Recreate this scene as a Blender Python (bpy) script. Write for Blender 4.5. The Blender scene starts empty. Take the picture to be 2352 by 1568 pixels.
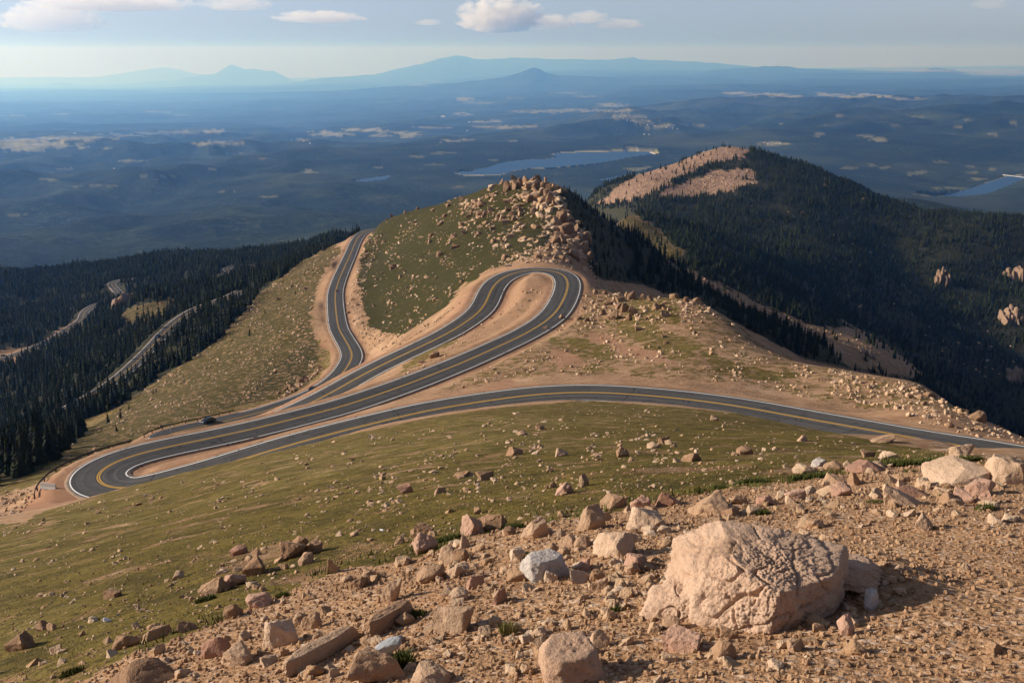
# Mountain road with hairpins, boulder hill, forested ridge and hazy valley - built procedurally
import bpy, math
import numpy as np
from mathutils import Matrix, Vector, Euler
rng = np.random.default_rng(7)
R = math.radians
sc = bpy.context.scene
COL = sc.collection
PI = math.pi

# ------------------------------------------------------------------ camera model (pixels of a 2352 x 1568 frame -> rays)
F, CX, CY, EYE = 2287.0, 1176.0, 784.0, 120.0
PITCH = math.atan((CY - EYE) / F)
CP, SP = math.cos(PITCH), math.sin(PITCH)
def ray(u, v):
    u = np.asarray(u, float); v = np.asarray(v, float)
    x = (u - CX) / F; y = (v - CY) / F
    return x, CP - y * SP, -SP - y * CP
def azt(u, v):
    x, y, z = ray(u, v); h = np.hypot(x, y)
    return np.arctan2(x, y), z / h
def at_z(u, v, z):
    x, y, d = ray(u, v); k = z / d
    return np.array([x * k, y * k, d * k])
def at_r(u, v, r):
    a, t = azt(u, v)
    return np.array([r * np.sin(a), r * np.cos(a), r * t])
def project(x, y, z):
    f = y * CP - z * SP; up = y * SP + z * CP
    f = np.where(f < 1e-6, 1e-6, f)
    return CX + F * x / f, CY - F * up / f

# ------------------------------------------------------------------ noise
_perm = np.random.default_rng(3).permutation(256).astype(np.int32)
_perm = np.concatenate([_perm, _perm, _perm])
def noise2(x, y, seed=0):
    x = np.asarray(x, np.float64) + seed * 17.13; y = np.asarray(y, np.float64) - seed * 9.71
    xi = np.floor(x).astype(np.int64); yi = np.floor(y).astype(np.int64)
    xf = x - xi; yf = y - yi
    xi &= 255; yi &= 255
    u = xf * xf * xf * (xf * (xf * 6 - 15) + 10); v = yf * yf * yf * (yf * (yf * 6 - 15) + 10)
    def g(ix, iy, fx, fy):
        h = _perm[_perm[ix] + iy] * (2 * PI / 256)
        return np.cos(h) * fx + np.sin(h) * fy
    a = g(xi, yi, xf, yf); b = g(xi + 1, yi, xf - 1, yf)
    c = g(xi, yi + 1, xf, yf - 1); d = g(xi + 1, yi + 1, xf - 1, yf - 1)
    return (a + u * (b - a)) * (1 - v) + (c + u * (d - c)) * v
_h3 = np.random.default_rng(5).normal(size=(256, 3)); _h3 /= np.linalg.norm(_h3, axis=1)[:, None]
def noise3(p, seed=0):
    p = np.asarray(p, float) + seed * 3.77
    i = np.floor(p).astype(np.int64); f = p - i; i &= 255
    w = f * f * f * (f * (f * 6 - 15) + 10)
    out = np.zeros(len(p))
    for dx in (0, 1):
        for dy in (0, 1):
            for dz in (0, 1):
                h = _perm[_perm[_perm[i[:, 0] + dx] + i[:, 1] + dy] + i[:, 2] + dz]
                g = _h3[h]
                d = g[:, 0] * (f[:, 0] - dx) + g[:, 1] * (f[:, 1] - dy) + g[:, 2] * (f[:, 2] - dz)
                wx = w[:, 0] if dx else 1 - w[:, 0]; wy = w[:, 1] if dy else 1 - w[:, 1]; wz = w[:, 2] if dz else 1 - w[:, 2]
                out += d * wx * wy * wz
    return out
def fbm3(p, oct=4, seed=0):
    o = np.zeros(len(p)); a = 1.0
    for k in range(oct):
        o += a * noise3(p * 2 ** k, seed + k); a *= .5
    return o
def cell3(p, seed=0):                       # distance to nearest jittered cell point
    p = np.asarray(p, float); i = np.floor(p).astype(np.int64); best = np.full(len(p), 9.0)
    for dx in (-1, 0, 1):
        for dy in (-1, 0, 1):
            for dz in (-1, 0, 1):
                j = i + (dx, dy, dz); k = j & 255
                h = _perm[_perm[_perm[k[:, 0]] + k[:, 1]] + k[:, 2]]
                q = j + .5 + _h3[(h + seed) & 255] * .45
                best = np.minimum(best, ((p - q) ** 2).sum(1))
    return np.sqrt(best)
def sstep(a, b, x):
    t = np.clip((x - a) / (b - a), 0, 1); return t * t * (3 - 2 * t)

# ------------------------------------------------------------------ object helpers
def tag(o, label=None, cat=None, group=None, kind=None):
    if label: o['label'] = label
    if cat: o['category'] = cat
    if group: o['group'] = group
    if kind: o['kind'] = kind
    return o
def mesh_np(name, V, Fc, mat=None, smooth=False, attrs=None):
    V = np.asarray(V, np.float32); Fc = np.asarray(Fc, np.int32)
    me = bpy.data.meshes.new(name)
    n = Fc.shape[1]
    me.vertices.add(len(V)); me.vertices.foreach_set('co', V.ravel())
    me.loops.add(Fc.size); me.loops.foreach_set('vertex_index', Fc.ravel())
    me.polygons.add(len(Fc))
    me.polygons.foreach_set('loop_start', np.arange(0, Fc.size, n, dtype=np.int32))
    me.polygons.foreach_set('loop_total', np.full(len(Fc), n, np.int32))
    me.polygons.foreach_set('use_smooth', np.full(len(Fc), smooth, bool))
    if attrs:
        for k, A in attrs.items():
            at = me.attributes.new(k, 'FLOAT_COLOR', 'POINT')
            at.data.foreach_set('color', np.ascontiguousarray(A, np.float32).ravel())
    me.update(calc_edges=True)
    if mat: me.materials.append(mat)
    return me
def link(name, me, parent=None, loc=None, rot=None, scale=None):
    o = bpy.data.objects.new(name, me); COL.objects.link(o)
    if parent: o.parent = parent
    if loc is not None: o.location = loc
    if rot is not None: o.rotation_euler = rot
    if scale is not None: o.scale = scale
    return o
class MB:                                     # collects boxes, tubes, prisms with mixed faces
    def __init__(s): s.v = []; s.f = []
    def add(s, V, Fs):
        n = len(s.v); s.v += [tuple(map(float, p)) for p in V]; s.f += [tuple(i + n for i in f) for f in Fs]
    def box(s, c, d, rot=None):
        V = [Vector((sx * d[0] / 2, sy * d[1] / 2, sz * d[2] / 2)) for sx in (-1, 1) for sy in (-1, 1) for sz in (-1, 1)]
        if rot is not None: V = [rot @ p for p in V]
        s.add([p + Vector(c) for p in V], [(0, 1, 3, 2), (4, 6, 7, 5), (0, 4, 5, 1), (2, 3, 7, 6), (0, 2, 6, 4), (1, 5, 7, 3)])
    def cyl(s, a, b, r0, r1, n=10):
        a = Vector(a); b = Vector(b); d = (b - a).normalized()
        x = d.orthogonal().normalized(); y = d.cross(x)
        V = []
        for c, r in ((a, r0), (b, r1)):
            for k in range(n):
                t = 2 * PI * k / n; V.append(c + x * (r * math.cos(t)) + y * (r * math.sin(t)))
        Fs = [(k, (k + 1) % n, n + (k + 1) % n, n + k) for k in range(n)] + [tuple(range(n - 1, -1, -1)), tuple(range(n, 2 * n))]
        s.add(V, Fs)
    def sweep(s, pts, prof, up=(0, 0, 1)):    # closed profile (side, up) along points
        n = len(prof); V = []
        for i, p in enumerate(pts):
            a = Vector(pts[max(i - 1, 0)]); b = Vector(pts[min(i + 1, len(pts) - 1)])
            d = (b - a).normalized(); sd = d.cross(Vector(up)).normalized(); u = sd.cross(d)
            for (q, w) in prof: V.append(Vector(p) + sd * q + u * w)
        Fs = []
        for i in range(len(pts) - 1):
            for k in range(n):
                Fs.append((i * n + k, i * n + (k + 1) % n, (i + 1) * n + (k + 1) % n, (i + 1) * n + k))
        Fs += [tuple(range(n - 1, -1, -1)), tuple(range((len(pts) - 1) * n, len(pts) * n))]
        s.add(V, Fs)
    def mesh(s, name, mat, smooth=False):
        me = bpy.data.meshes.new(name); me.from_pydata(s.v, [], s.f); me.update()
        if smooth: me.polygons.foreach_set('use_smooth', np.ones(len(me.polygons), bool))
        if mat: me.materials.append(mat)
        return me
    def build(s, name, mat, parent=None, **k): return link(name, s.mesh(name, mat, k.pop('smooth', False)), parent, **k)

# ------------------------------------------------------------------ material helpers
class NT:
    def __init__(s, name):
        s.m = bpy.data.materials.new(name); s.m.use_nodes = True
        s.t = s.m.node_tree; s.t.nodes.clear()
        s.out = s.t.nodes.new('ShaderNodeOutputMaterial')
    def n(s, typ, **k):
        d = s.t.nodes.new(typ)
        for a, b in k.items(): setattr(d, a, b)
        return d
    def l(s, a, b): s.t.links.new(a, b)
    def val(s, sock, v):
        if hasattr(v, 'is_output'): s.l(v, sock)
        else: sock.default_value = v
    def pos(s): return s.n('ShaderNodeNewGeometry').outputs['Position']
    def noise(s, vec, scale, detail=4, rough=.55, dist=0):
        d = s.n('ShaderNodeTexNoise'); s.l(vec, d.inputs['Vector'])
        for k, v in (('Scale', scale), ('Detail', detail), ('Roughness', rough), ('Distortion', dist)): d.inputs[k].default_value = v
        return d.outputs['Fac']
    def voro(s, vec, scale, feat='F1', out='Distance'):
        d = s.n('ShaderNodeTexVoronoi', feature=feat); s.l(vec, d.inputs['Vector']); d.inputs['Scale'].default_value = scale
        return d.outputs[out]
    def ramp(s, fac, stops):
        d = s.n('ShaderNodeValToRGB'); s.l(fac, d.inputs['Fac']); e = d.color_ramp.elements
        while len(e) < len(stops): e.new(.5)
        for i, (p, c) in enumerate(stops):
            e[i].position = p; e[i].color = (*c, 1) if len(c) == 3 else c
        return d.outputs['Color']
    def fr(s, x, a, b, lo=0., hi=1.):
        d = s.n('ShaderNodeMapRange', interpolation_type='SMOOTHSTEP'); s.val(d.inputs['Value'], x)
        for k, v in (('From Min', a), ('From Max', b), ('To Min', lo), ('To Max', hi)): d.inputs[k].default_value = v
        return d.outputs['Result']
    def math(s, op, a, b=0.):
        d = s.n('ShaderNodeMath', operation=op); s.val(d.inputs[0], a); s.val(d.inputs[1], b); return d.outputs[0]
    def mix(s, f, a, b, mode='MIX'):
        d = s.n('ShaderNodeMix', data_type='RGBA', blend_type=mode)
        s.val(d.inputs['Factor'], f)
        for k, v in ((6, a), (7, b)):
            if hasattr(v, 'is_output'): s.l(v, d.inputs[k])
            else: d.inputs[k].default_value = (*v, 1)
        return d.outputs[2]
    def scalev(s, vec, sc3):
        d = s.n('ShaderNodeMapping'); s.l(vec, d.inputs['Vector']); d.inputs['Scale'].default_value = sc3; return d.outputs[0]
    def bump(s, h, strength=.5, dist=.05):
        d = s.n('ShaderNodeBump'); s.l(h, d.inputs['Height']); d.inputs['Strength'].default_value = strength; d.inputs['Distance'].default_value = dist
        return d.outputs[0]
    def bsdf(s, col, rough=.9, normal=None, spec=.15, metal=0., **kw):
        d = s.n('ShaderNodeBsdfPrincipled')
        if hasattr(col, 'is_output'): s.l(col, d.inputs['Base Color'])
        else: d.inputs['Base Color'].default_value = (*col, 1)
        s.val(d.inputs['Roughness'], rough); d.inputs['Specular IOR Level'].default_value = spec; d.inputs['Metallic'].default_value = metal
        for k, v in kw.items(): s.val(d.inputs[k.replace('_', ' ')], v)
        if normal is not None: s.l(normal, d.inputs['Normal'])
        s.l(d.outputs[0], s.out.inputs['Surface']); return d
def plain(name, col, rough=.6, spec=.3, metal=0., var=.25, sc_=8., coat=0.):
    k = NT(name); p = k.n('ShaderNodeTexCoord').outputs['Object']
    f = k.noise(p, sc_, 5)
    c = k.mix(f, tuple(x * (1 - var) for x in col), tuple(min(1, x * (1 + var)) for x in col))
    d = k.bsdf(c, rough, None, spec, metal)
    if coat: d.inputs['Coat Weight'].default_value = coat
    return k.m

# ------------------------------------------------------------------ roads: yellow line traced (u, v, height), half width between white lines
road_near = [(2700,1112,-43),(2500,1078,-45),(2352,1050,-46),(2156,1016.7,-47),(2001,989,-48.5),(1834,959,-50),(1684,932,-51),(1567,916.6,-52),(1447,906,-52.6),(1346.8,901.5,-53.1),(1246.8,905.3,-53.6),(1146.7,917,-54.2),(986.6,943,-55),(880,967.7,-55.6),(784,991,-56.2),(647,1028,-57.2),(500,1073,-58.6),(400,1101,-59.6),(330,1119,-60.1),(282,1126,-60.4),(252,1122,-60.6),(233.5,1115.4,-60.8),(222,1106,-61)]
road_mid = [(233.5,1115.4,-60.8),(222,1106,-61),(218.4,1096.4,-61.1),(222,1087,-61.2),(233.5,1078,-61.4),(266.8,1060,-61.7),(300,1048,-62),(367,1031,-62.4),(467,1010.5,-63),(567,989,-63.5),(667,964.5,-64),(784,934,-64.6),(880,902.5,-65.2),(950,877.5,-65.7),(1013,853,-66.2),(1060,834,-66.6),(1130,803,-67.3),(1213,763,-68.1),(1266.8,727,-68.7),(1293.4,690,-69.2),(1304,657,-69.7),(1298.4,637,-70),(1280,625.7,-70.2),(1247,620.2,-70.5),(1213,621,-70.9),(1173,630,-71.3),(1143.4,647,-72),(1126.7,670,-72.8),(1116.7,693.4,-73.6),(1100,716.7,-74.4),(1070,740,-75.3),(1030,765,-76.4),(980,790,-77.6),(930,813.4,-79),(880,837,-80.4),(830,863,-82),(784,889,-83.5),(740,913,-84.8),(667,946,-86.6),(560,984,-89.4),(480,1006,-91.2),(425,1016,-92.2),(392,1019,-92.8)]
road_low = [(425,1016,-92.2),(392,1019,-92.8),(374,1015,-93.1),(370,1008,-93.4),(379,1001.5,-93.7),(393.5,997,-94),(417,990,-94.4),(467,979.5,-95.3),(520,966.4,-96.2),(583.6,951,-97.5),(633.7,936.3,-99),(700,913,-101),(748,889,-103),(780,864,-105),(799,840,-107),(808,818,-109),(803,799,-111),(790,776.7,-113),(778,753,-115),(772.5,723.4,-117.6),(770,690,-120.6),(771.5,666.7,-122.6),(780,640,-125.4),(793,610,-128.8),(806.5,580,-132),(816.5,556.6,-134.6),(828,540,-136.6),(846.5,530,-138.8),(872,526,-140.6),(905,524,-142)]
road_forest = [(-260,1100,-186),(-120,1048,-180),(0,1006,-174),(50,986.7,-171.5),(100,965,-169),(166.8,931.7,-166),(233.5,895,-163),(283.5,858.3,-160),(316.8,828.3,-158),(350,795,-156),(376.9,765,-154.5),(410,735,-153),(450,710,-151.5),(483.6,698,-151),(520,684,-151),(560,666,-152)]
road_valley = [(-200,872,-232),(-90,846,-234),(0,824,-236),(50,809,-237),(83,796,-238),(116.7,782,-239),(150,760,-240),(186.8,735,-242),(194,718,-243),(215,702,-244),(250,690,-245),(272,676,-246),(265,664,-246),(256,652,-247),(268,645,-247),(300,641,-248),(340,640,-249),(385,644,-250)]
road_far = [(490,660,-228),(498,645,-229),(512,632,-230),(528,624,-231),(520,617,-232),(540,611,-232),(567,609.5,-232),(588,614,-232),(598,624,-231),(596,634,-231)]
def path3d(L, step=1.0):
    P = np.array([at_z(u, v, z) for u, v, z in L])
    out = []
    for i in range(len(P) - 1):
        p0 = P[max(i - 1, 0)]; p1 = P[i]; p2 = P[i + 1]; p3 = P[min(i + 2, len(P) - 1)]
        d = [max(np.linalg.norm(b - a), 1e-3) ** .5 for a, b in ((p0, p1), (p1, p2), (p2, p3))]
        m1 = (p2 - p0) / (d[0] + d[1]) * d[1] if i > 0 else (p2 - p1)
        m2 = (p3 - p1) / (d[1] + d[2]) * d[1] if i < len(P) - 2 else (p2 - p1)
        n = max(2, int(np.linalg.norm(p2 - p1) / .5))
        t = np.linspace(0, 1, n, endpoint=False)[:, None]
        out.append((2*t**3-3*t**2+1)*p1 + (t**3-2*t**2+t)*m1 + (-2*t**3+3*t**2)*p2 + (t**3-t**2)*m2)
    out.append(P[-1:]); Q = np.concatenate(out)
    # smooth a little and resample
    s = np.concatenate([[0], np.cumsum(np.linalg.norm(np.diff(Q, axis=0), axis=1))])
    ss = np.arange(0, s[-1], step)
    Q = np.stack([np.interp(ss, s, Q[:, k]) for k in range(3)], 1)
    ker = np.ones(7) / 7
    for _ in range(2):
        Qp = np.concatenate([np.repeat(Q[:1], 3, 0), Q, np.repeat(Q[-1:], 3, 0)])
        Q = np.stack([np.convolve(Qp[:, k], ker, 'valid') for k in range(3)], 1)
    return Q
ROADS = [  # name, path, half width near start..(callable of index fraction), label
    ('road_near', path3d(road_near), 3.75), ('road_mid', path3d(road_mid), 4.1), ('road_low', path3d(road_low), 3.8),
    ('road_forest', path3d(road_forest, 1.5), 3.6), ('road_valley', path3d(road_valley, 2.), 4.0), ('road_far', path3d(road_far, 2.), 4.0)]

# ------------------------------------------------------------------ terrain control points
FOOT = 1.7
ctl = []                                     # (az, rho, s)  s = (z + FOOT) / r
def C(u, v, r):
    a, t = azt(u, v); ctl.append((float(a), math.log(r), float(t) + FOOT / r))
def Hd(u, vref, r, z):
    a, t = azt(u, vref); ctl.append((float(a), math.log(r), (z + FOOT) / r))
for u, s1 in ((-400, -.40), (0, -.385), (600, -.345), (1176, -.30), (1760, -.26), (2352, -.215), (2750, -.19)):
    a, _ = azt(u, 1300)
    for r in (.6, 1.2, 2.5, 4.5): ctl.append((float(a), math.log(r), s1))
near = [(-400,1400,22),(-400,1250,90),(0,1568,8),(0,1450,11.5),(0,1300,26),(0,1213,84),(300,1490,7.4),(300,1300,14.5),(300,1200,33),(300,1130,82),
 (300,1114,116),(400,1092,119),(500,1068,120),(600,1048,120),(700,1023,124),(800,998,127),(900,972,129),(220,1138,118),(600,1370,8.3),(600,1200,17),(600,1100,40),(600,1056,80),(850,1150,17),(850,1050,45),(850,990,110),(1176,1230,8.7),(1176,1100,16),(1176,1000,39),
 (1176,950,88),(1600,1130,10.5),(1600,1050,20),(1600,1000,40),(1600,960,92),(2000,1200,8),(2000,1090,11.7),(2000,1048,25),(2000,1013,92),(2156,1019,48),(2200,1023,36),
 (2352,1300,6.6),(2352,1150,9.5),(2352,1060,13.5),(2352,1033,22),(2750,1200,9),(2750,1110,15)]
for p in near: C(*p)
Hd(2352,1060,32,-12.3); Hd(2352,1060,60,-23.2); Hd(2352,1060,105,-41.0); Hd(2200,1050,62,-23.9); Hd(2200,1050,105,-40.6)
Hd(2750,1110,40,-17); Hd(2750,1110,110,-44)
mid = [(100,1150,147),(0,1180,150),(40,1150,165),(-300,1200,160),(0,1125,210),(-300,1120,240),(100,1050,250),(150,1020,300),(250,980,330),(450,930,312),(600,880,342),(720,830,365),(738,700,480),(752,610,620),
 (300,940,390),(500,800,470),(640,680,590),(700,606,715),(790,556,760),(150,850,650),(300,720,850),(100,790,905),(0,830,860),(-250,800,900),(370,695,800),(330,668,830),(100,700,1200),(-250,700,1250),
 (0,630,1700),(-300,650,1700),(400,585,1500),(800,545,1200),(560,640,1050),(650,580,1350),(200,620,1450),
 (857,525,800),(897,500,760),(963,477,710),(1030,462,670),(1063,448,650),(1113,432,610),(1180,414,580),(1247,420,560),(860,600,640),(840,700,480),(850,760,405),(1000,600,480),(1000,520,590),(1100,500,540),(1100,600,420),
 (1200,500,510),(1200,590,375),(1300,570,405),(1300,500,490),(1000,700,362),(940,760,322),(1050,690,322),
 (1313,440,560),(1380,497,590),(1430,527,610),(1480,560,630),(1531,590,640),(1600,655,640),(1734,735,620),(1851,803,590),(1950,850,545),
 (1450,620,520),(1400,560,520),(1600,682,530),(1750,790,480),(1530,650,520),
 (1360,640,325),(1400,668,318),(1500,690,300),(1612,702,290),(1703,752,260),(1788,818,230),(1951,857,205),(2128,892,188),(2254,965,160),(2352,1003,150),
 (1400,800,215),(1400,740,250),(1600,820,195),(1600,760,230),(1800,880,175),(2000,920,160),(1250,830,200),(1230,680,291),(2150,950,145),
 (1690,340,2000),(1620,351,1980),(1500,397,1940),(1420,427,1900),(1350,458,1800),(1760,362,1980),(1830,378,1950),(1900,402,1900),(1980,437,1850),(2060,472,1800),(2200,515,1700),(2352,525,1700),(2700,540,1700),
 (1600,450,1650),(1450,472,1600),(1430,500,1100),(1500,530,1050),(1560,575,900),(1600,625,850),(1750,715,800),(1900,780,790),(2050,835,800),
 (1900,600,1300),(1750,550,1400),(2000,740,1150),(2150,700,1350),(2352,700,1450),(2352,900,1150),(2200,850,1120),(2300,980,1080),(2352,600,1650),(2700,700,1450),(2700,950,1100),(2050,590,1550)]
for p in mid: C(*p)
for u, v, r, z in ((1450,680,400,-108),(1600,700,390,-120),(1703,752,360,-125),(1788,818,330,-128),(1951,857,300,-135),(1951,857,550,-235),(2128,890,280,-125),(2128,890,600,-300),(2254,965,250,-120),(2300,965,620,-320),(2352,1003,230,-115),(2352,1003,480,-260),(2700,1080,230,-110),(2700,1080,600,-320),
                   (857,525,1000,-220),(963,477,900,-190),(1063,447,850,-190),(1180,412,760,-170),(1247,416,740,-165),(1247,416,1100,-300),(1350,470,800,-190),(1250,440,1700,-420),(1100,440,2000,-520),(900,500,1700,-420),
                   (0,630,2300,-560),(400,585,2200,-520),(800,545,2000,-480),(-400,640,2300,-560),(1690,340,2700,-520),(1900,400,2600,-520),(2060,470,2400,-480),(2352,525,2300,-480),(2700,540,2300,-480),(1350,455,2500,-560)):
    Hd(u, v, r, z)
far = [(0,600,3500),(400,572,3500),(800,536,3500),(-300,600,3500),(0,500,5500),(500,480,5600),(900,470,5400),(0,400,8500),(500,400,8200),(-400,400,8500),(0,340,11500),(0,300,14500),(0,250,21000),(0,212,32000),(-400,300,14500),(-400,212,32000),
 (400,330,11500),(400,250,21000),(400,205,33000),(700,350,10500),(700,290,15000),(700,230,22000),(900,215,24500),(1000,330,9800),(1000,300,12500),(900,420,6800),(1250,330,9500),(1300,300,11800),(1300,250,15500),(1200,200,24000),(1250,170,29500),(1600,170,28000),
 (1450,278,11800),(1600,300,10300),(1750,332,8400),(1700,250,12800),(1750,215,17000),(1600,215,17000),(1900,215,17000),(2100,215,16500),(2100,330,8000),(2352,300,9000),(2352,372,7000),(2352,220,16000),(2352,185,26000),(2000,176,26000),(2100,175,26500),
 (2200,487,3200),(2100,478,4000),(2200,484,4000),(2320,492,4000),(2100,475,4800),(2250,474,4800),(2350,470,4800),(2352,512,3500),(2352,518,3000),(2060,458,3300),(2700,520,3000),(2700,300,9000),(2700,200,20000),(2000,400,5600),(1850,370,6500)]
def WARP(r): return r if r < 8000 else min(8000 * (r / 8000.) ** 1.7, 165000.)
for u, v, r in far: C(u, v, WARP(r))
for u, v in ((-400,200),(0,200),(400,200),(800,195),(1176,190),(1500,180),(1800,160),(2100,156),(2352,154),(2700,154)):
    C(u, v + 2, 140000); C(u, v - 1, 198000)
for u, v, z in ((1176,415,-800),(1250,385,-800),(1400,370,-800),(1000,400,-800),(850,415,-800),(2250,440,-800),(2330,420,-800),(1420,410,-800)):
    p = at_z(u, v, z - 1); ctl.append((math.atan2(p[0], p[1]), math.log(math.hypot(p[0], p[1])), (z - 1 + FOOT) / math.hypot(p[0], p[1])))
for nm, P, hw in ROADS:                      # the road beds themselves
    last = None
    for p in P[::6]:
        r = math.hypot(p[0], p[1]); q = (math.atan2(p[0], p[1]), math.log(r), (p[2] + FOOT) / r)
        if last is None or abs(q[0] - last[0]) + abs(q[1] - last[1]) > .05: ctl.append(q); last = q
for az in (-PI, -2.3, -1.5, -.95, .95, 1.5, 2.3, PI):      # all round, so that the ground is one sheet
    for r in (.6, 3, 15, 80, 300, 900, 2500):
        s = .25 if abs(az) > 2 else (-.36 if az < 0 else -.15)
        s *= 1 if r < 300 else (.8 if r < 901 else .45)
        if abs(az) < 1.2 and r > 200: s = -.30 if r < 901 else -.2
        ctl.append((az, math.log(r), s))
    for r in (8000, 190000): ctl.append((az, math.log(r), (-850 if r < 9000 else -3200) / r))
K = np.array(ctl)
# drop near duplicates (keep the first given)
keep = []
for i in range(len(K)):
    d = [abs(K[i, 0] - K[j, 0]) * 2 + abs(K[i, 1] - K[j, 1]) for j in keep[-200:]]
    if not d or min(d) > .012: keep.append(i)
K = K[keep]
KA, C2 = 2.0, .05 ** 2
def phi(da, dr): return np.sqrt((da * KA) ** 2 + dr ** 2 + C2)
M = phi(K[:, None, 0] - K[None, :, 0], K[:, None, 1] - K[None, :, 1]) - np.eye(len(K)) * .004
A = np.block([[M, np.stack([np.ones(len(K)), K[:, 0], K[:, 1]], 1)], [np.stack([np.ones(len(K)), K[:, 0], K[:, 1]], 0), np.zeros((3, 3))]])
W = np.linalg.solve(A, np.concatenate([K[:, 2], np.zeros(3)]))

def seg(a, b, st): return np.arange(math.log(a), math.log(b) - 1e-9, st)
RHO = np.concatenate([seg(.6, 4, .025), seg(4, 60, .012), seg(60, 900, .0045), seg(900, 3000, .007), seg(3000, 200000, .009), [math.log(200000)]])
AZ = np.concatenate([np.linspace(-PI, -.62, 36, endpoint=False), np.linspace(-.62, -.545, 14, endpoint=False), np.arange(-.545, .545, .00118), np.linspace(.545, .62, 14, endpoint=False), np.linspace(.62, PI, 37)])
NR, NA = len(RHO), len(AZ)
RR = np.exp(RHO)
S = np.zeros((NR, NA), np.float32)
k0 = K.astype(np.float32); w0 = W.astype(np.float32)
for i0 in range(0, NR, 24):
    rr = RHO[i0:i0 + 24].astype(np.float32)
    acc = np.zeros((len(rr), NA), np.float32)
    for j in range(len(K)):
        dr = (rr - k0[j, 1])[:, None] ** 2 + np.float32(C2)
        da = ((AZ.astype(np.float32) - k0[j, 0]) * KA)[None, :] ** 2
        acc += w0[j] * np.sqrt(dr + da)
    S[i0:i0 + 24] = acc + w0[-3] + w0[-2] * AZ[None, :] + w0[-1] * rr[:, None]
r2 = RR[:, None]
Z = S.astype(np.float64) * r2 - FOOT
X = r2 * np.sin(AZ)[None, :]; Y = r2 * np.cos(AZ)[None, :]

# skyline ridges far away: profile (u, v) at a distance
Uc = CX + F * np.tan(AZ) * (CP + (CY - EYE) / F * SP) ; Uc = np.where(np.abs(AZ) < 1.2, Uc, np.sign(AZ) * 9e4)
RIDGES = [(54000, 5000, [(-600,190),(-100,186),(0,180),(120,178),(220,178),(300,167),(345,160),(375,156),(410,161),(450,171),(520,178),(640,182),(760,180),(900,184)]),
 (41000, 3500, [(-600,200),(0,199),(100,199),(118,195),(130,193),(150,195),(165,199),(250,197),(380,187),(440,178),(490,171),(512,158),(528,150),(545,156),(560,161),(580,160),(610,166),(625,165),(640,172),(672,189),(720,192),(800,196)]),
 (35000, 4000, [(600,210),(700,190),(760,182),(860,175),(900,163),(950,150),(985,142),(1010,134),(1035,130),(1050,128),(1072,131),(1085,136),(1120,139),(1150,138),(1180,135.5),(1215,138),(1250,140),(1290,142),(1320,140),(1360,142),(1400,141),(1445,138),(1455,136),(1468,141),(1560,144),(1640,148),(1700,153),(1760,160),(1800,156),(1830,161),(1900,166),(2000,173),(2200,180),(2500,184)]),
 (26500, 1300, [(2020,186),(2060,180),(2110,172),(2140,164),(2160,161.5),(2190,163),(2215,170),(2240,180),(2270,186)]),
 (27500, 2500, [(1450,190),(1600,170),(1720,160),(1790,156),(1815,157),(1850,164),(2000,175),(2200,183),(2500,186)]),
 (23000, 2500, [(500,240),(700,222),(850,212),(1000,202),(1100,192),(1170,179),(1195,172),(1210,164),(1225,159),(1240,163),(1255,170),(1290,175),(1400,181),(1600,192)])]
for r0, wd, prof in RIDGES:
    wd = wd * WARP(r0) / r0; r0 = WARP(r0)
    pu, pv = np.array(prof).T
    nz = noise2(Uc / 22., Uc * 0 + r0 / 999.) * 1.3
    v = np.interp(Uc, pu, pv, left=400, right=400) + nz
    _, t = azt(np.clip(Uc, -3000, 6000), v)
    zr = (t * r0)[None, :]
    w = np.exp(-((r2 - r0) / wd) ** 2)
    Z = np.where(w > .01, Z + np.maximum(zr - Z, 0) * w, Z)
# relief noise, world scale octaves
RNOISE = None
for lam, amp, ra, rb in ((.35,.012,0,0),(.9,.035,0,0),(2.5,.08,2,6),(7,.22,12,40),(18,.5,60,160),(45,1.4,150,420),(120,4.2,450,1000),(330,26,1400,3200),(900,75,2600,5200),(2400,150,3800,8000),(6000,120,8000,14000),(15000,300,24000,50000)):
    w = np.ones_like(RR) if rb == 0 else sstep(ra, rb, RR)
    w = w * (1 - sstep(lam * 250, lam * 500, RR))
    idx = np.where(w > .001)[0]
    if len(idx) == 0: continue
    sl = slice(idx[0], idx[-1] + 1)
    n = noise2(X[sl] / lam, Y[sl] / lam, seed=int(lam * 10) % 97)
    if lam > 100:
        m = noise2(X[sl] / lam + 7.3, Y[sl] / lam - 3.1, seed=5); n = .55 * n + .75 * (.32 - np.abs(m)) 
    if lam > 300: n = n * (1 - .85 * sstep(.20, .30, AZ)[None, :] * (sstep(2200, 2600, RR[sl]) * (1 - sstep(7200, 8400, RR[sl])))[:, None]) * (1 + (.9 if lam < 3000 else .3) * ((sstep(.02, .12, AZ)[None, :] * sstep(8200, 9500, RR[sl])[:, None] + sstep(-.12, -.2, AZ)[None, :] * sstep(2800, 3600, RR[sl])[:, None]) * (1 - sstep(15000, 24000, RR[sl]))[:, None]))
    Z[sl] += amp * n * w[sl, None]
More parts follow.
